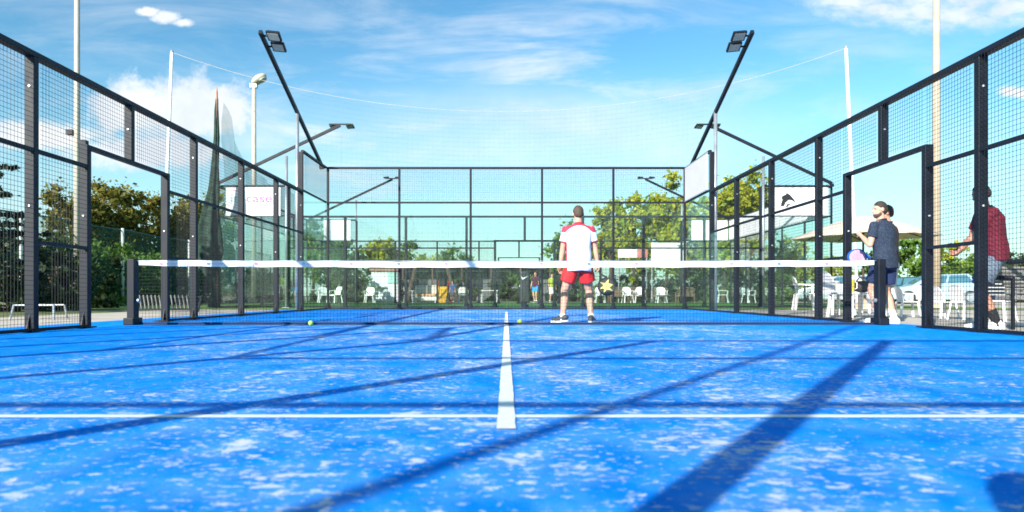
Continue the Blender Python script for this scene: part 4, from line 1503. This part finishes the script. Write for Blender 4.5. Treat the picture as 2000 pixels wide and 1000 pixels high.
# cushioned couch left of the slide
cc = thing('garden_couch', 'cream garden couch with orange cushions left of the toy slide', 'couch', at(831, None, 36.8), R(0))
mb = MB(); mb.box((-0.62, -0.35, 0.12), (0.62, 0.35, 0.34)); bevel(mb.obj('base', WHITEP, cc), 0.02)
mb = MB(); mb.box((-0.62, 0.352, 0.12), (0.62, 0.46, 0.95)); bevel(mb.obj('backrest', M('cream_cloth', (0.62, 0.55, 0.48), 0.9), cc), 0.04)
for sx in (-1, 1):
    mb = MB(); mb.box((sx * 0.3 - 0.28, -0.33, 0.342), (sx * 0.3 + 0.28, 0.34, 0.48)); bevel(mb.obj('cushion', M('orange_cushion', (0.62, 0.34, 0.16), 0.9), cc), 0.05, 3)
    for sy in (-1, 1):
        mb = MB(); mb.box((sx * 0.55 - 0.03, sy * 0.28 - 0.03, 0), (sx * 0.55 + 0.03, sy * 0.28 + 0.03, 0.119)); mb.obj('leg', WHITEP, cc)
# padded post cover with a white swoosh shape at the near end of the second net
pc = thing('post_cover', 'black padded cover with white mark on the net post of the green court', 'cover', (C2.x, C2.y - 5.35, 0))
mb = MB(); mb.box((-0.16, -0.06, 0.16), (0.16, 0.06, 1.18)); bevel(mb.obj('pad', M('black_vinyl', (0.03, 0.032, 0.036), 0.5), pc), 0.05, 3)
mb = MB(); mb.prism([(-0.13, 1.02), (-0.09, 0.90), (0.12, 1.03), (-0.07, 0.96)], -0.064, -0.0605); mb.obj('emblem', TAPE, pc)
mb = MB(); mb.tube([(0, 0.0, 0), (0, 0, 0.159)], 0.04, 8); mb.obj('foot', DARK, pc)
# ================================================================== people
SKIN = M('skin', (0.56, 0.31, 0.21), 0.55, 0.0, 0.10, 12.0)
SKIN2 = M('sunburnt_skin', (0.50, 0.24, 0.16), 0.55, 0.0, 0.12, 12.0)
HAIRD = M('dark_hair', (0.035, 0.022, 0.016), 0.7, 0.0, 0.4, 60.0, 0.8, 120)
HAIRB = M('brown_hair', (0.075, 0.045, 0.030), 0.7, 0.0, 0.4, 60.0, 0.8, 120)
SOCKW = M('white_sock', (0.78, 0.76, 0.74), 0.9, 0.0, 0.06, 20.0, 0.4, 150)
SOCKB = M('black_sock', (0.02, 0.02, 0.022), 0.9)
SHOEW = M('white_shoe', (0.70, 0.70, 0.70), 0.6)
SHOED = M('dark_shoe', (0.05, 0.055, 0.06), 0.6)
SOLE = M('pale_sole', (0.72, 0.72, 0.66), 0.7)
EYEW = M('eye_dark', (0.02, 0.015, 0.012), 0.2)


def ik(a, b, l1, l2, pole):
    a = Vector(a); b = Vector(b)
    d = b - a
    L = min(d.length, (l1 + l2) * 0.999)
    dn = d.normalized()
    x = (l1 * l1 - l2 * l2 + L * L) / (2 * L)
    h = math.sqrt(max(0, l1 * l1 - x * x))
    p = Vector(pole) - dn * dn.dot(Vector(pole))
    p.normalize()
    return a + dn * x + p * h


def rotz_v(v, a):
    return Matrix.Rotation(a, 3, 'Z') @ Vector(v)


def human(name, label, loc, rotz, P):
    """stands facing +y of its own frame; P holds the pose and the clothes"""
    s = P.get('h', 1.75) / 1.75
    t = thing(name, label, 'person', loc, rotz, P.get('group'))
    vox = P.get('vox', 0.0095)
    pel = Vector(P.get('pelvis', (0, 0, 0.93)))
    lean = P.get('lean', 0.0); side = P.get('side', 0.0); tw = P.get('twist', 0.0)

    def tor(z, x=0.0, y=0.0):
        """point of the trunk at height z above the pelvis, bent by lean and twisted"""
        k = z / 0.52
        v = rotz_v((x, y, 0), tw * k)
        return pel + Vector((v.x + side * k, v.y + lean * k * (0.6 + 0.4 * k), z - 0.5 * lean * lean * k))
    rt = rotz_v((1, 0, 0), tw)
    shl = {-1: tor(0.478, -0.178), 1: tor(0.478, 0.178)}
    hip = {-1: pel + Vector((-0.088, 0, -0.03)), 1: pel + Vector((0.088, 0, -0.03))}
    b = MB()
    zs = [-0.09, -0.02, 0.08, 0.18, 0.28, 0.38, 0.46, 0.53, 0.57]
    rx = [0.10, 0.162, 0.155, 0.140, 0.150, 0.168, 0.168, 0.115, 0.055]
    ry = [0.08, 0.112, 0.108, 0.098, 0.108, 0.115, 0.105, 0.075, 0.050]
    g = P.get('girth', 1.0)
    rx = [r * (g if i < 6 else 1) for i, r in enumerate(rx)]
    ry = [r * (g if i < 6 else 1) for i, r in enumerate(ry)]
    trunk = [tor(z) for z in zs]
    rights = rt
    b.etube(trunk, rx, ry, (rotz_v((1, 0, 0), tw * 0.6)))
    # neck and head
    nb = tor(0.55, 0, -0.005)
    hf = rotz_v((0, 1, 0), P.get('yaw', 0.0)); hr = rotz_v((1, 0, 0), P.get('yaw', 0.0))
    pit = P.get('pitch', 0.0)
    fwd = hf * math.cos(pit) - Vector((0, 0, 1)) * math.sin(pit)
    up = Vector((0, 0, 1)) * math.cos(pit) + hf * math.sin(pit)
    hm = Matrix((hr, fwd, up)).transposed()
    hc = nb + Vector((0, 0, 0.165)) + hf * (0.02 + 0.05 * math.sin(pit)) + Vector((0, lean * 0.15, 0))
    b.cap(nb - Vector((0, 0, 0.04)), hc - up * 0.05, 0.058, 0.054)

    def hp(x, y, z):
        return hc + hm @ Vector((x, y, z))
    b.ell(hp(0, -0.008, 0.022), (0.076, 0.095, 0.094), hm)
    b.ell(hp(0, 0.018, -0.045), (0.060, 0.074, 0.070), hm)
    b.ell(hp(0, 0.055, -0.092), (0.032, 0.030, 0.026), hm)
    b.cap(hp(0, 0.088, 0.012), hp(0, 0.104, -0.026), 0.009, 0.014, 8)
    b.ell(hp(0, 0.076, 0.030), (0.05, 0.018, 0.010), hm)
    b.ell(hp(0, 0.085, -0.055), (0.024, 0.012, 0.012), hm)
    for q in (-1, 1):
        b.ell(hp(q * 0.078, -0.005, -0.008), (0.011, 0.022, 0.033), hm)
    # arms
    info = {}
    for q in (-1, 1):
        sh = shl[q]
        hd = Vector(P['hand'][q])
        el = ik(sh, hd, 0.285, 0.25, P.get('elbow', {}).get(q, (q * 0.5, -1, 0)))
        hd = el + (hd - el).normalized() * 0.25
        b.cap(tor(0.475, q * 0.10), sh, 0.068, 0.058)
        b.cap(sh, sh.lerp(el, 0.45), 0.060, 0.053); b.cap(sh.lerp(el, 0.45), el, 0.053, 0.040)
        b.cap(el, el.lerp(hd, 0.3), 0.041, 0.043); b.cap(el.lerp(hd, 0.3), hd, 0.043, 0.027)
        fd = (hd - el).normalized()
        info[q] = (sh, el, hd, fd)
        pn = Vector(P.get('palm', {}).get(q, (-q, 0, 0)))          # the way the palm looks
        pn = (pn - fd * fd.dot(pn)).normalized()
        across = fd.cross(pn) * (1 if q < 0 else -1)               # towards the thumb side
        curl = P.get('curl', {}).get(q, 0.5)
        pc = hd + fd * 0.05
        b.cap(hd, hd + fd * 0.075 + across * 0.018, 0.024, 0.020, 8)
        b.cap(hd, hd + fd * 0.072 - across * 0.020, 0.024, 0.018, 8)
        for k, (off, L) in enumerate(((0.030, 0.072), (0.010, 0.080), (-0.010, 0.075), (-0.029, 0.058))):
            base = hd + fd * 0.082 + across * off
            a1 = curl * 0.9; a2 = curl * 2.0; a3 = curl * 2.9
            p1 = base + (fd * math.cos(a1) + pn * math.sin(a1)) * L * 0.45
            p2 = p1 + (fd * math.cos(a2) + pn * math.sin(a2)) * L * 0.32
            p3 = p2 + (fd * math.cos(a3) + pn * math.sin(a3)) * L * 0.23
            b.cap(base, p1, 0.0095, 0.009, 6); b.cap(p1, p2, 0.009, 0.0085, 6); b.cap(p2, p3, 0.0085, 0.007, 6)
        tb = hd + fd * 0.025 + across * 0.028
        t1 = tb + (across * 0.75 + fd * 0.65 + pn * 0.25 * curl * 2).normalized() * 0.042
        t2 = t1 + (across * 0.2 + fd * 0.8 + pn * 0.5 * curl * 2).normalized() * 0.032
        b.cap(tb, t1, 0.0125, 0.0105, 6); b.cap(t1, t2, 0.0105, 0.008, 6)
    # legs
    lg = {}
    for q in (-1, 1):
        ft, toe = P['foot'][q]
        ft = Vector(ft)
        an = ft + Vector((0, 0, 0.085))
        tdir = Vector((math.sin(toe) * 1.0, math.cos(toe), 0))
        kn = ik(hip[q], an, 0.435, 0.415, P.get('knee', {}).get(q, tuple(tdir)))
        b.cap(hip[q], hip[q].lerp(kn, 0.5), 0.098, 0.080); b.cap(hip[q].lerp(kn, 0.5), kn, 0.080, 0.056)
        b.cap(kn, kn.lerp(an, 0.32) - tdir * 0.012, 0.054, 0.057); b.cap(kn.lerp(an, 0.32) - tdir * 0.012, an, 0.057, 0.036)
        b.cap(an - tdir * 0.02 - Vector((0, 0, 0.045)), an + tdir * 0.10 - Vector((0, 0, 0.05)), 0.034, 0.03)
        lg[q] = (kn, an, tdir, ft)
    for i in range(len(b.v)):
        b.v[i] = tuple(Vector(b.v[i]) * s)
    remeshed(b, 'body', P.get('skin', SKIN), vox, 4, parent=t)

    def part(mb, nm, mat, wr=0.0, vx=None, ws=9.0, sm=3):
        for i in range(len(mb.v)):
            mb.v[i] = tuple(Vector(mb.v[i]) * s)
        return remeshed(mb, nm, mat, vx or vox, sm, wr, ws, t)
    # hair
    hb = MB()
    hb.ell(hp(0, -0.012, 0.030), (0.082, 0.097, 0.096), hm)
    hb.ell(hp(0, -0.045, -0.005), (0.074, 0.066, 0.080), hm)
    cut = P.get('hairline', 0.02)
    hv = [Vector(v) for v in hb.v]
    for i, vtx in enumerate(hv):
        l = hm.transposed() @ (vtx - hc)
        k = min(1.0, max(0.0, (l.y + 0.055) / 0.11))
        zmin = cut - 0.085 + 0.135 * k
        if l.z < zmin:
            l.z = zmin
            l.x *= 0.93; l.y *= 0.93
        if l.y > 0.074:
            l.y = 0.074
        hb.v[i] = tuple(hc + hm @ l)
    part(hb, 'hair', P.get('hair', HAIRD), 0.002, 0.008, 40.0, 2)
    for q in (-1, 1):
        e = MB(); e.ell(hp(q * 0.030, 0.081, 0.012), (0.013, 0.006, 0.006), hm, 10, 6)
        e.v = [tuple(Vector(v) * s) for v in e.v]
        e.obj('eye', EYEW, t, True)
    if P.get('beard'):
        bd = MB()
        bd.ell(hp(0, 0.020, -0.058), (0.0620, 0.0765, 0.071), hm, 24, 18)
        bd.ell(hp(0, 0.056, -0.094), (0.0335, 0.032, 0.028), hm)
        for i, vtx in enumerate(bd.v):
            l = hm.transposed() @ (Vector(vtx) - hc)
            top = -0.064 if l.y > 0.055 else (-0.045 if l.y > 0.03 else 0.0)
            if l.z > top:
                l.z = top; l.x *= 0.9; l.y = l.y * 0.9
            if l.y < 0.0:
                l.y = 0.0
            bd.v[i] = tuple(hc + hm @ l)
        part(bd, 'beard', M('beard_stubble', (0.085, 0.048, 0.034), 0.8, 0.0, 0.4, 60.0, 0.8, 120), 0.002, 0.007, 40.0, 2)
    # shirt
    sm_ = P['shirt']
    c = MB()
    hem = P.get('hem', -0.10)
    zs2 = [hem, 0.0, 0.10, 0.20, 0.30, 0.40, 0.47, 0.525, 0.555]
    grow = P.get('loose', 1.0)
    rx2 = [0.185, 0.186, 0.178, 0.172, 0.180, 0.192, 0.188, 0.135, 0.078]
    ry2 = [0.136, 0.137, 0.134, 0.128, 0.134, 0.138, 0.126, 0.092, 0.070]
    rx2 = [r * grow * (g if i < 6 else 1) for i, r in enumerate(rx2)]
    ry2 = [r * grow * (g if i < 6 else 1) for i, r in enumerate(ry2)]
    c.etube([tor(z) for z in zs2], rx2, ry2, rotz_v((1, 0, 0), tw * 0.6))
    for q in (-1, 1):
        sh, el, hd, fd = info[q]
        k = P.get('sleeve', 0.62)
        c.cap(tor(0.462, q * 0.10), sh, 0.078, 0.066)
        c.tube([sh - (el - sh) * 0.1, sh, sh.lerp(el, k * 0.6), sh.lerp(el, k)], [0.05, 0.066, 0.070, 0.074], 14)
    so_ = part(c, 'shirt', sm_, P.get('wr', 0.006), vox * 1.15, 10.0, 3)
    if P.get('yoke'):
        so_.data.materials.clear()
        so_.data.materials.append(sm_); so_.data.materials.append(P['yoke'])
        for f in so_.data.polygons:
            q = f.center / s
            ax = abs(q.x - pel.x - side)
            red = q.z > pel.z + 0.525 - 2.4 * ax * ax and q.z > pel.z + 0.43
            slv = ax > 0.175 and (info[1][0] - q).length > 0
            if slv:
                sgn = 1 if q.x > pel.x else -1
                sh, el, hd, fd = info[sgn]
                al = (q - sh).dot((el - sh).normalized()) / 0.285
                if al > P.get('sleeve', 0.62) - 0.06:
                    red = True
            f.material_index = 1 if red else 0
    # collar
    cl_ = MB()
    cl_.tube([nb + rotz_v((0.066 * math.cos(a), 0.064 * math.sin(a), 0.012 - 0.015 * math.sin(a)), tw) for a in [2 * math.pi * i / 16 for i in range(17)]], 0.009, 6)
    cl_.v = [tuple(Vector(v) * s) for v in cl_.v]
    cl_.obj('collar', P.get('yoke', sm_), t, True)
    # shorts
    c = MB()
    c.etube([pel + Vector((0, 0, z)) for z in (-0.16, -0.10, -0.02, 0.06, 0.10)], [0.15, 0.186, 0.182, 0.168, 0.162], [0.11, 0.138, 0.134, 0.122, 0.115], (1, 0, 0))
    ln = P.get('shorts_len', 0.62)
    for q in (-1, 1):
        kn = lg[q][0]
        h0 = hip[q]
        c.tube([h0 + Vector((0, 0, 0.02)), h0.lerp(kn, ln * 0.5), h0.lerp(kn, ln)], [0.108, 0.112, 0.118], 16)
    part(c, 'shorts', P['shorts'], 0.008, vox * 1.15, 11.0, 2)
    # socks and shoes
    for q in (-1, 1):
        kn, an, td, ft = lg[q]
        sk, k0 = P['sock'][q]
        c = MB()
        top = an.lerp(kn, k0)
        c.tube([an - Vector((0, 0, 0.05)), an, an.lerp(top, 0.5), top], [0.046, 0.044, 0.048 if k0 < 0.4 else 0.058, 0.048 if k0 < 0.4 else 0.064], 12)
        part(c, 'sock', sk, 0.0015, 0.008, 20.0, 1)
        c = MB()
        lift = P.get('heel', {}).get(q, 0.0)
        a0 = ft - td * 0.055; a1 = ft + td * 0.165
        c.cap(a0 + Vector((0, 0, 0.052 + lift)), ft + td * 0.05 + Vector((0, 0, 0.055 + lift * 0.5)), 0.042, 0.046)
        c.cap(ft + td * 0.04 + Vector((0, 0, 0.052)), a1 + Vector((0, 0, 0.042)), 0.046, 0.034)
        c.cap(an - td * 0.012 - Vector((0, 0, 0.03)), an - td * 0.012 + Vector((0, 0, 0.0)), 0.047, 0.045)
        sh_ = part(c, 'shoe', P['shoe'], 0.0, 0.009, 9.0, 2)
        c = MB()
        sd_ = td.cross(Vector((0, 0, 1)))
        outl = []
        for i in range(20):
            a = 2 * math.pi * i / 20
            outl.append(ft + td * (0.055 + 0.150 * math.cos(a)) + sd_ * (0.046 * math.sin(a)))
        n = 20
        vs = [Vector((p.x, p.y, 0.004 + lift * max(0, -math.cos(2 * math.pi * i / 20)) * 0.6)) for i, p in enumerate(outl)]
        vs += [v + Vector((0, 0, 0.026)) for v in vs]
        c.add([v * s for v in vs], [tuple(range(n))[::-1], tuple(range(n, 2 * n))] + [(i, (i + 1) % n, (i + 1) % n + n, i + n) for i in range(n)])
        so2 = c.obj('sole', P.get('sole', SOLE), sh_)
    t['_'] = 0
    del t['_']
    return t, info, s


SHIRTW = M('white_shirt', (0.80, 0.80, 0.81), 0.85, 0.0, 0.04, 8.0, 0.25, 160)
YOKE = M('red_yoke', (0.52, 0.035, 0.07), 0.85, 0.0, 0.08, 8.0, 0.25, 160)
SHORTR = M('red_shorts', (0.66, 0.018, 0.022), 0.7, 0.0, 0.12, 9.0, 0.25, 120)
m, tt, bb = bsdf_mat('navy_mottled_shirt')
po = tt.n('ShaderNodeTexCoord').outputs['Object']
nn = tt.noise(po, 60.0, 4.0, 0.6, 0.8)
tt.put(bb.inputs['Base Color'], tt.mix(tt.step(nn, 0.45, 0.68), (0.010, 0.017, 0.038, 1), (0.035, 0.06, 0.10, 1)))
bb.inputs['Roughness'].default_value = 0.9
NAVY = m
NAVYS = M('navy_shorts', (0.012, 0.026, 0.085), 0.85, 0.0, 0.15, 9.0, 0.3, 120)
MAROON = M('maroon_shirt', (0.13, 0.004, 0.018), 0.8, 0.0, 0.12, 9.0, 0.3, 120)
GREYS = M('grey_blue_shorts', (0.12, 0.155, 0.20), 0.85, 0.0, 0.12, 9.0, 0.3, 120)
BLKS = M('black_shirt', (0.03, 0.016, 0.022), 0.85, 0.0, 0.15, 9.0, 0.3, 120)
PALES = M('pale_grey_shorts', (0.50, 0.56, 0.62), 0.85, 0.0, 0.1, 9.0, 0.3, 120)


def racket(label, hand, axis, normal, rim, face, mark=None):
    """padel racket: handle starts in the hand and runs along axis, face looks along normal"""
    hand = Vector(hand); ax = Vector(axis).normalized()
    n = Vector(normal); n = (n - ax * ax.dot(n)).normalized()
    sd_ = ax.cross(n)
    t = thing('padel_racket', label, 'racket', hand, 0, 'padel rackets')

    def L(u_, v_, w_):
        return sd_ * u_ + ax * v_ + n * w_
    mb = MB(); mb.tube([L(0, -0.06, 0), L(0, 0.09, 0)], 0.016, 10); mb.obj('handle', RUBBER, t)
    for s in (-1, 1):
        mb = MB(); mb.bar(L(s * 0.012, 0.088, 0), L(s * 0.065, 0.175, 0), 0.022, 0.03, tuple(n)); mb.obj('throat', rim, t)
    N = 28

    def outline(k):
        return [(0.128 * k * math.sin(2 * math.pi * i / N) * (1 + 0.05 * math.cos(2 * math.pi * i / N)), 0.275 - 0.135 * k * math.cos(2 * math.pi * i / N)) for i in range(N)]
    mb = MB(); vs = []; fs = []
    o0, o1 = outline(1.0), outline(0.87)
    for w_ in (-0.019, 0.019):
        vs += [L(u_, v_, w_) for u_, v_ in o0] + [L(u_, v_, w_) for u_, v_ in o1]
    for i in range(N):
        j = (i + 1) % N
        fs += [(i, j, N + j, N + i), (2 * N + i, 3 * N + i, 3 * N + j, 2 * N + j), (i, 2 * N + i, 2 * N + j, j), (N + i, N + j, 3 * N + j, 3 * N + i)]
    mb.add(vs, fs); mb.obj('rim', rim, t)
    mb = MB(); vs = [L(u_, v_, -0.016) for u_, v_ in outline(0.868)] + [L(u_, v_, 0.016) for u_, v_ in outline(0.868)]
    mb.add(vs, [tuple(range(N)), tuple(range(N, 2 * N))[::-1]]); fc = mb.obj('face', face, t)
    # rows of drilled holes
    k = 0
    hm_ = MB()
    for iy in range(-3, 4):
        for ix in range(-3, 4):
            if ix * ix + iy * iy <= 9:
                cx_, cy_ = ix * 0.024, 0.275 + iy * 0.024
                for w_ in (-0.0168, 0.0168):
                    hm_.add([L(cx_ + 0.005 * math.cos(a), cy_ + 0.005 * math.sin(a), w_) for a in [math.pi / 3 * q for q in range(6)]], [tuple(range(6))])
    tag(hm_.obj('holes', RUBBER, fc), kind='stuff')
    if mark:
        mk, mcol = mark
        mb = MB()
        for w_ in (-0.0172, 0.0172):
            mb.add([L(u_, v_, w_) for u_, v_ in mk], [tuple(range(len(mk)))])
        mb.obj('print_mark', mcol, fc)
    return t


# the player, seen from behind beyond the net
PP = Vector((1.03, 9.82, 0.006))
pl, inf, s = human('person', 'player in white and red shirt and red shorts standing behind the net, seen from behind', PP, 0.0, dict(
    h=1.70, pelvis=(0.01, 0, 0.905), lean=0.06, vox=0.008, twist=0.0, yaw=0.0, pitch=0.25, hair=HAIRB, hairline=0.005,
    hand={-1: (-0.255, 0.16, 0.80), 1: (0.31, 0.10, 0.80)}, elbow={-1: (-0.8, -0.5, 0), 1: (0.8, -0.6, 0)},
    palm={-1: (0.6, -0.7, 0), 1: (-0.8, 0.2, 0)}, curl={-1: 0.5, 1: 0.95},
    foot={-1: ((-0.235, -0.06, 0), -0.95), 1: ((0.195, 0.04, 0), 0.35)}, knee={-1: (-0.3, 1, 0), 1: (0.2, 1, 0)}, heel={-1: 0.03},
    shirt=SHIRTW, yoke=YOKE, shorts=SHORTR, shorts_len=0.64, loose=1.06, hem=-0.15, sleeve=0.68, wr=0.007,
    sock={-1: (SOCKW, 0.12), 1: (SOCKW, 0.12)}, shoe=SHOED, skin=SKIN))
hw = PP + inf[1][2] * s + inf[1][3] * 0.07
LIME = M('lemon_print', (0.58, 0.52, 0.16), 0.6)
racket('black and yellow padel racket hanging from the right hand of the player', hw, (0.42, -0.02, -0.9), (-0.1, -1, 0.15),
       M('black_carbon', (0.02, 0.02, 0.022), 0.35), M('charcoal_face', (0.045, 0.05, 0.045), 0.4),
       ([(-0.095, 0.285), (-0.045, 0.235), (-0.075, 0.185), (0.0, 0.215), (0.06, 0.175), (0.035, 0.235), (0.10, 0.26), (0.045, 0.285), (0.085, 0.345), (0.015, 0.315), (-0.055, 0.365), (-0.03, 0.305)], LIME))
# wrist band
wb = MB(); hh = inf[1][2] * s; fd = inf[1][3]
wb.tube([hh - fd * 0.06, hh + fd * 0.005], 0.036, 12); wb.obj('wristband', SOCKW, pl)
for q, z0 in ((-1, 0.36), (1, 0.36)):
    pass

# man in navy in the right doorway
PN = Vector((5.22, 9.44, 0.005))
nv, inf2, s2 = human('person', 'bearded man in mottled navy shirt and navy shorts standing in the right doorway', PN, R(28), dict(
    h=1.68, pelvis=(0.0, 0, 0.93), lean=0.045, side=-0.02, vox=0.0085, yaw=R(62), pitch=0.06, hair=HAIRD, hairline=-0.004, beard=True, twist=0.0,
    hand={-1: (-0.19, 0.25, 1.28), 1: (0.27, 0.03, 0.80)}, elbow={-1: (-0.25, -0.1, -1), 1: (0.8, -0.6, 0)},
    palm={-1: (1, 0.2, 0), 1: (-1, 0, 0)}, curl={-1: 0.8, 1: 0.5},
    foot={-1: ((-0.13, 0.02, 0), -0.2), 1: ((0.12, -0.05, 0), 0.25)},
    shirt=NAVY, shorts=NAVYS, shorts_len=0.74, loose=1.05, hem=-0.14, sleeve=0.62, wr=0.006,
    sock={-1: (SOCKW, 0.36), 1: (SOCKW, 0.36)}, shoe=SHOEW, skin=SKIN))
BLUER = M('blue_carbon', (0.02, 0.10, 0.50), 0.35)
racket('blue padel racket with pinkish face beside the man in navy', (5.38, 9.98, 0.93), (-0.9, 0.02, 0.07), (0.15, -1, 0.1), BLUER,
       M('pink_white_face', (0.50, 0.30, 0.46), 0.4), None)
# second man, mostly hidden behind him
PB = Vector((5.66, 10.15, -0.004))
human('person', 'man in black shirt and pale grey shorts mostly hidden behind the man in navy', PB, R(35), dict(
    h=1.73, pelvis=(0, 0, 0.93), lean=0.02, vox=0.010, yaw=R(40), hair=HAIRD, hairline=0.02,
    hand={-1: (-0.30, 0.06, 0.93), 1: (0.24, 0.06, 0.80)}, palm={-1: (0, 0.3, 1), 1: (-1, 0, 0)}, curl={-1: 1.0, 1: 0.7},
    foot={-1: ((-0.12, 0.03, 0), -0.2), 1: ((0.12, -0.03, 0), 0.3)}, shirt=BLKS, shorts=PALES, shorts_len=0.78, sleeve=0.6,
    sock={-1: (SOCKW, 0.3), 1: (SOCKW, 0.3)}, shoe=SHOED, skin=SKIN2))
# man in maroon outside the fence
PM = Vector((5.67, 8.0, -0.004))
mm_, inf3, s3 = human('person', 'man in maroon shirt and grey shorts looking down at his hands outside the right fence', PM, R(78), dict(
    h=1.70, pelvis=(0, 0, 0.92), lean=0.07, vox=0.0085, girth=1.12, yaw=R(2), pitch=0.38, hair=HAIRD, hairline=0.02,
    hand={-1: (-0.03, 0.35, 0.97), 1: (0.09, 0.33, 0.98)}, elbow={-1: (-0.6, -0.6, -1), 1: (0.6, -0.6, -1)},
    palm={-1: (0.3, 0, 1), 1: (-0.3, 0, 1)}, curl={-1: 0.7, 1: 0.7},
    foot={-1: ((-0.13, 0.17, 0), -0.1), 1: ((0.12, -0.10, 0), 0.2)}, knee={-1: (0, 1, 0), 1: (0, 1, 0)},
    shirt=MAROON, shorts=GREYS, shorts_len=0.80, loose=1.05, sleeve=0.66, wr=0.007,
    sock={-1: (SOCKW, 0.62), 1: (SOCKB, 0.42)}, shoe=SHOEW, skin=SKIN2))
hw = PM + rotz_v((inf3[1][2] + inf3[-1][2]) * 0.5 * s3, R(78)) + rotz_v((0, 0.07, 0.025), R(78))
ph = thing('mobile_phone', 'dark phone held in both hands by the man in maroon', 'phone', hw, R(78))
mb = MB(); mb.box((-0.036, -0.07, -0.004), (0.036, 0.07, 0.004)); bevel(mb.obj('case', RUBBER, ph), 0.003)
mb = MB(); mb.box((-0.032, -0.064, 0.0042), (0.032, 0.064, 0.0052)); mb.obj('screen', M('phone_glass', (0.02, 0.02, 0.025), 0.05), ph)

# people far away on the terrace
far = dict(h=1.7, pelvis=(0, 0, 0.93), vox=0.022, hand={-1: (-0.26, 0.05, 0.80), 1: (0.26, 0.08, 0.82)},
           foot={-1: ((-0.1, 0.08, 0), -0.1), 1: ((0.1, -0.08, 0), 0.1)}, sock={-1: (SOCKW, 0.15), 1: (SOCKW, 0.15)}, shoe=SHOED, skin=SKIN)
human('person', 'far person in dark purple top and bright blue shorts left of the player', at(1046, None, 38.0), R(150),
      dict(far, shirt=M('dark_purple_shirt', (0.06, 0.02, 0.04), 0.9), shorts=M('bright_blue_shorts', (0.03, 0.24, 0.62), 0.8), shorts_len=0.7))
human('person', 'far person in white and lime clothes beside the player', at(1078, None, 38.5), R(200),
      dict(far, h=1.62, shirt=M('lime_shirt', (0.34, 0.42, 0.04), 0.9), shorts=M('white_cloth', (0.76, 0.72, 0.72), 0.9), shorts_len=0.95, hem=-0.02))
human('child', 'child in blue top beside the toy slide', at(884, None, 35.6), R(160),
      dict(far, h=1.15, shirt=M('child_blue_shirt', (0.05, 0.12, 0.30), 0.9), shorts=M('dark_trousers', (0.03, 0.035, 0.05)), shorts_len=0.9))
# the photographer kneeling behind the camera, whose shadow falls at the lower right
human('person', 'crouching photographer just behind the viewpoint, seen only by a shadow', (-0.03, -0.52, 0.004), R(0),
      dict(h=1.72, pelvis=(0, -0.09, 0.27), lean=0.22, vox=0.012, pitch=0.15, hand={-1: (-0.09, 0.36, 0.62), 1: (0.09, 0.36, 0.62)},
           elbow={-1: (-0.7, -0.2, -1), 1: (0.7, -0.2, -1)}, palm={-1: (1, 0, 0), 1: (-1, 0, 0)},
           foot={-1: ((-0.16, 0.05, 0), -0.2), 1: ((0.16, 0.0, 0), 0.2)}, knee={-1: (-0.5, 1, 0.4), 1: (0.5, 1, 0.4)},
           shirt=M('dark_grey_shirt', (0.06, 0.06, 0.07), 0.9), shorts=M('dark_trousers', (0.03, 0.035, 0.05)), shorts_len=0.95,
           sock={-1: (SOCKB, 0.2), 1: (SOCKB, 0.2)}, shoe=SHOED))

# ------------------------------------------------------------------ balls
m, tt, bb = bsdf_mat('tennis_felt')
po = tt.n('ShaderNodeTexCoord').outputs['Object']
tt.put(bb.inputs['Base Color'], tt.mix(tt.noise(po, 90.0, 3.0, 0.7), (0.32, 0.52, 0.02, 1), (0.52, 0.70, 0.06, 1)))
bb.inputs['Roughness'].default_value = 0.95
bb.inputs['Sheen Weight'].default_value = 0.4
for px, d, lab in ((607, 8.95, 'lime tennis ball lying left of the centre line by the net'), (1015, 9.32, 'lime tennis ball lying at the centre line near the player')):
    q = at(px, None, d)
    t = thing('tennis_ball', lab, 'ball', (q.x, q.y, 0.004), 0, 'tennis balls on the court')
    mb = MB(); mb.ell((0, 0, 0.033), (0.033, 0.033, 0.033), None, 24, 16); mb.obj('felt', m, t, True)
    mb = MB()
    pts = []
    for i in range(41):
        a = 2 * math.pi * i / 40
        v_ = Vector((math.cos(a) + 0.35 * math.cos(3 * a), math.sin(a) - 0.35 * math.sin(3 * a), 1.15 * math.sin(2 * a))).normalized() * 0.0328
        pts.append(v_ + Vector((0, 0, 0.033)))
    mb.tube(pts, 0.0012, 5, False); mb.obj('seam', SOCKW, t)

bpy.data.scenes.remove(WS)
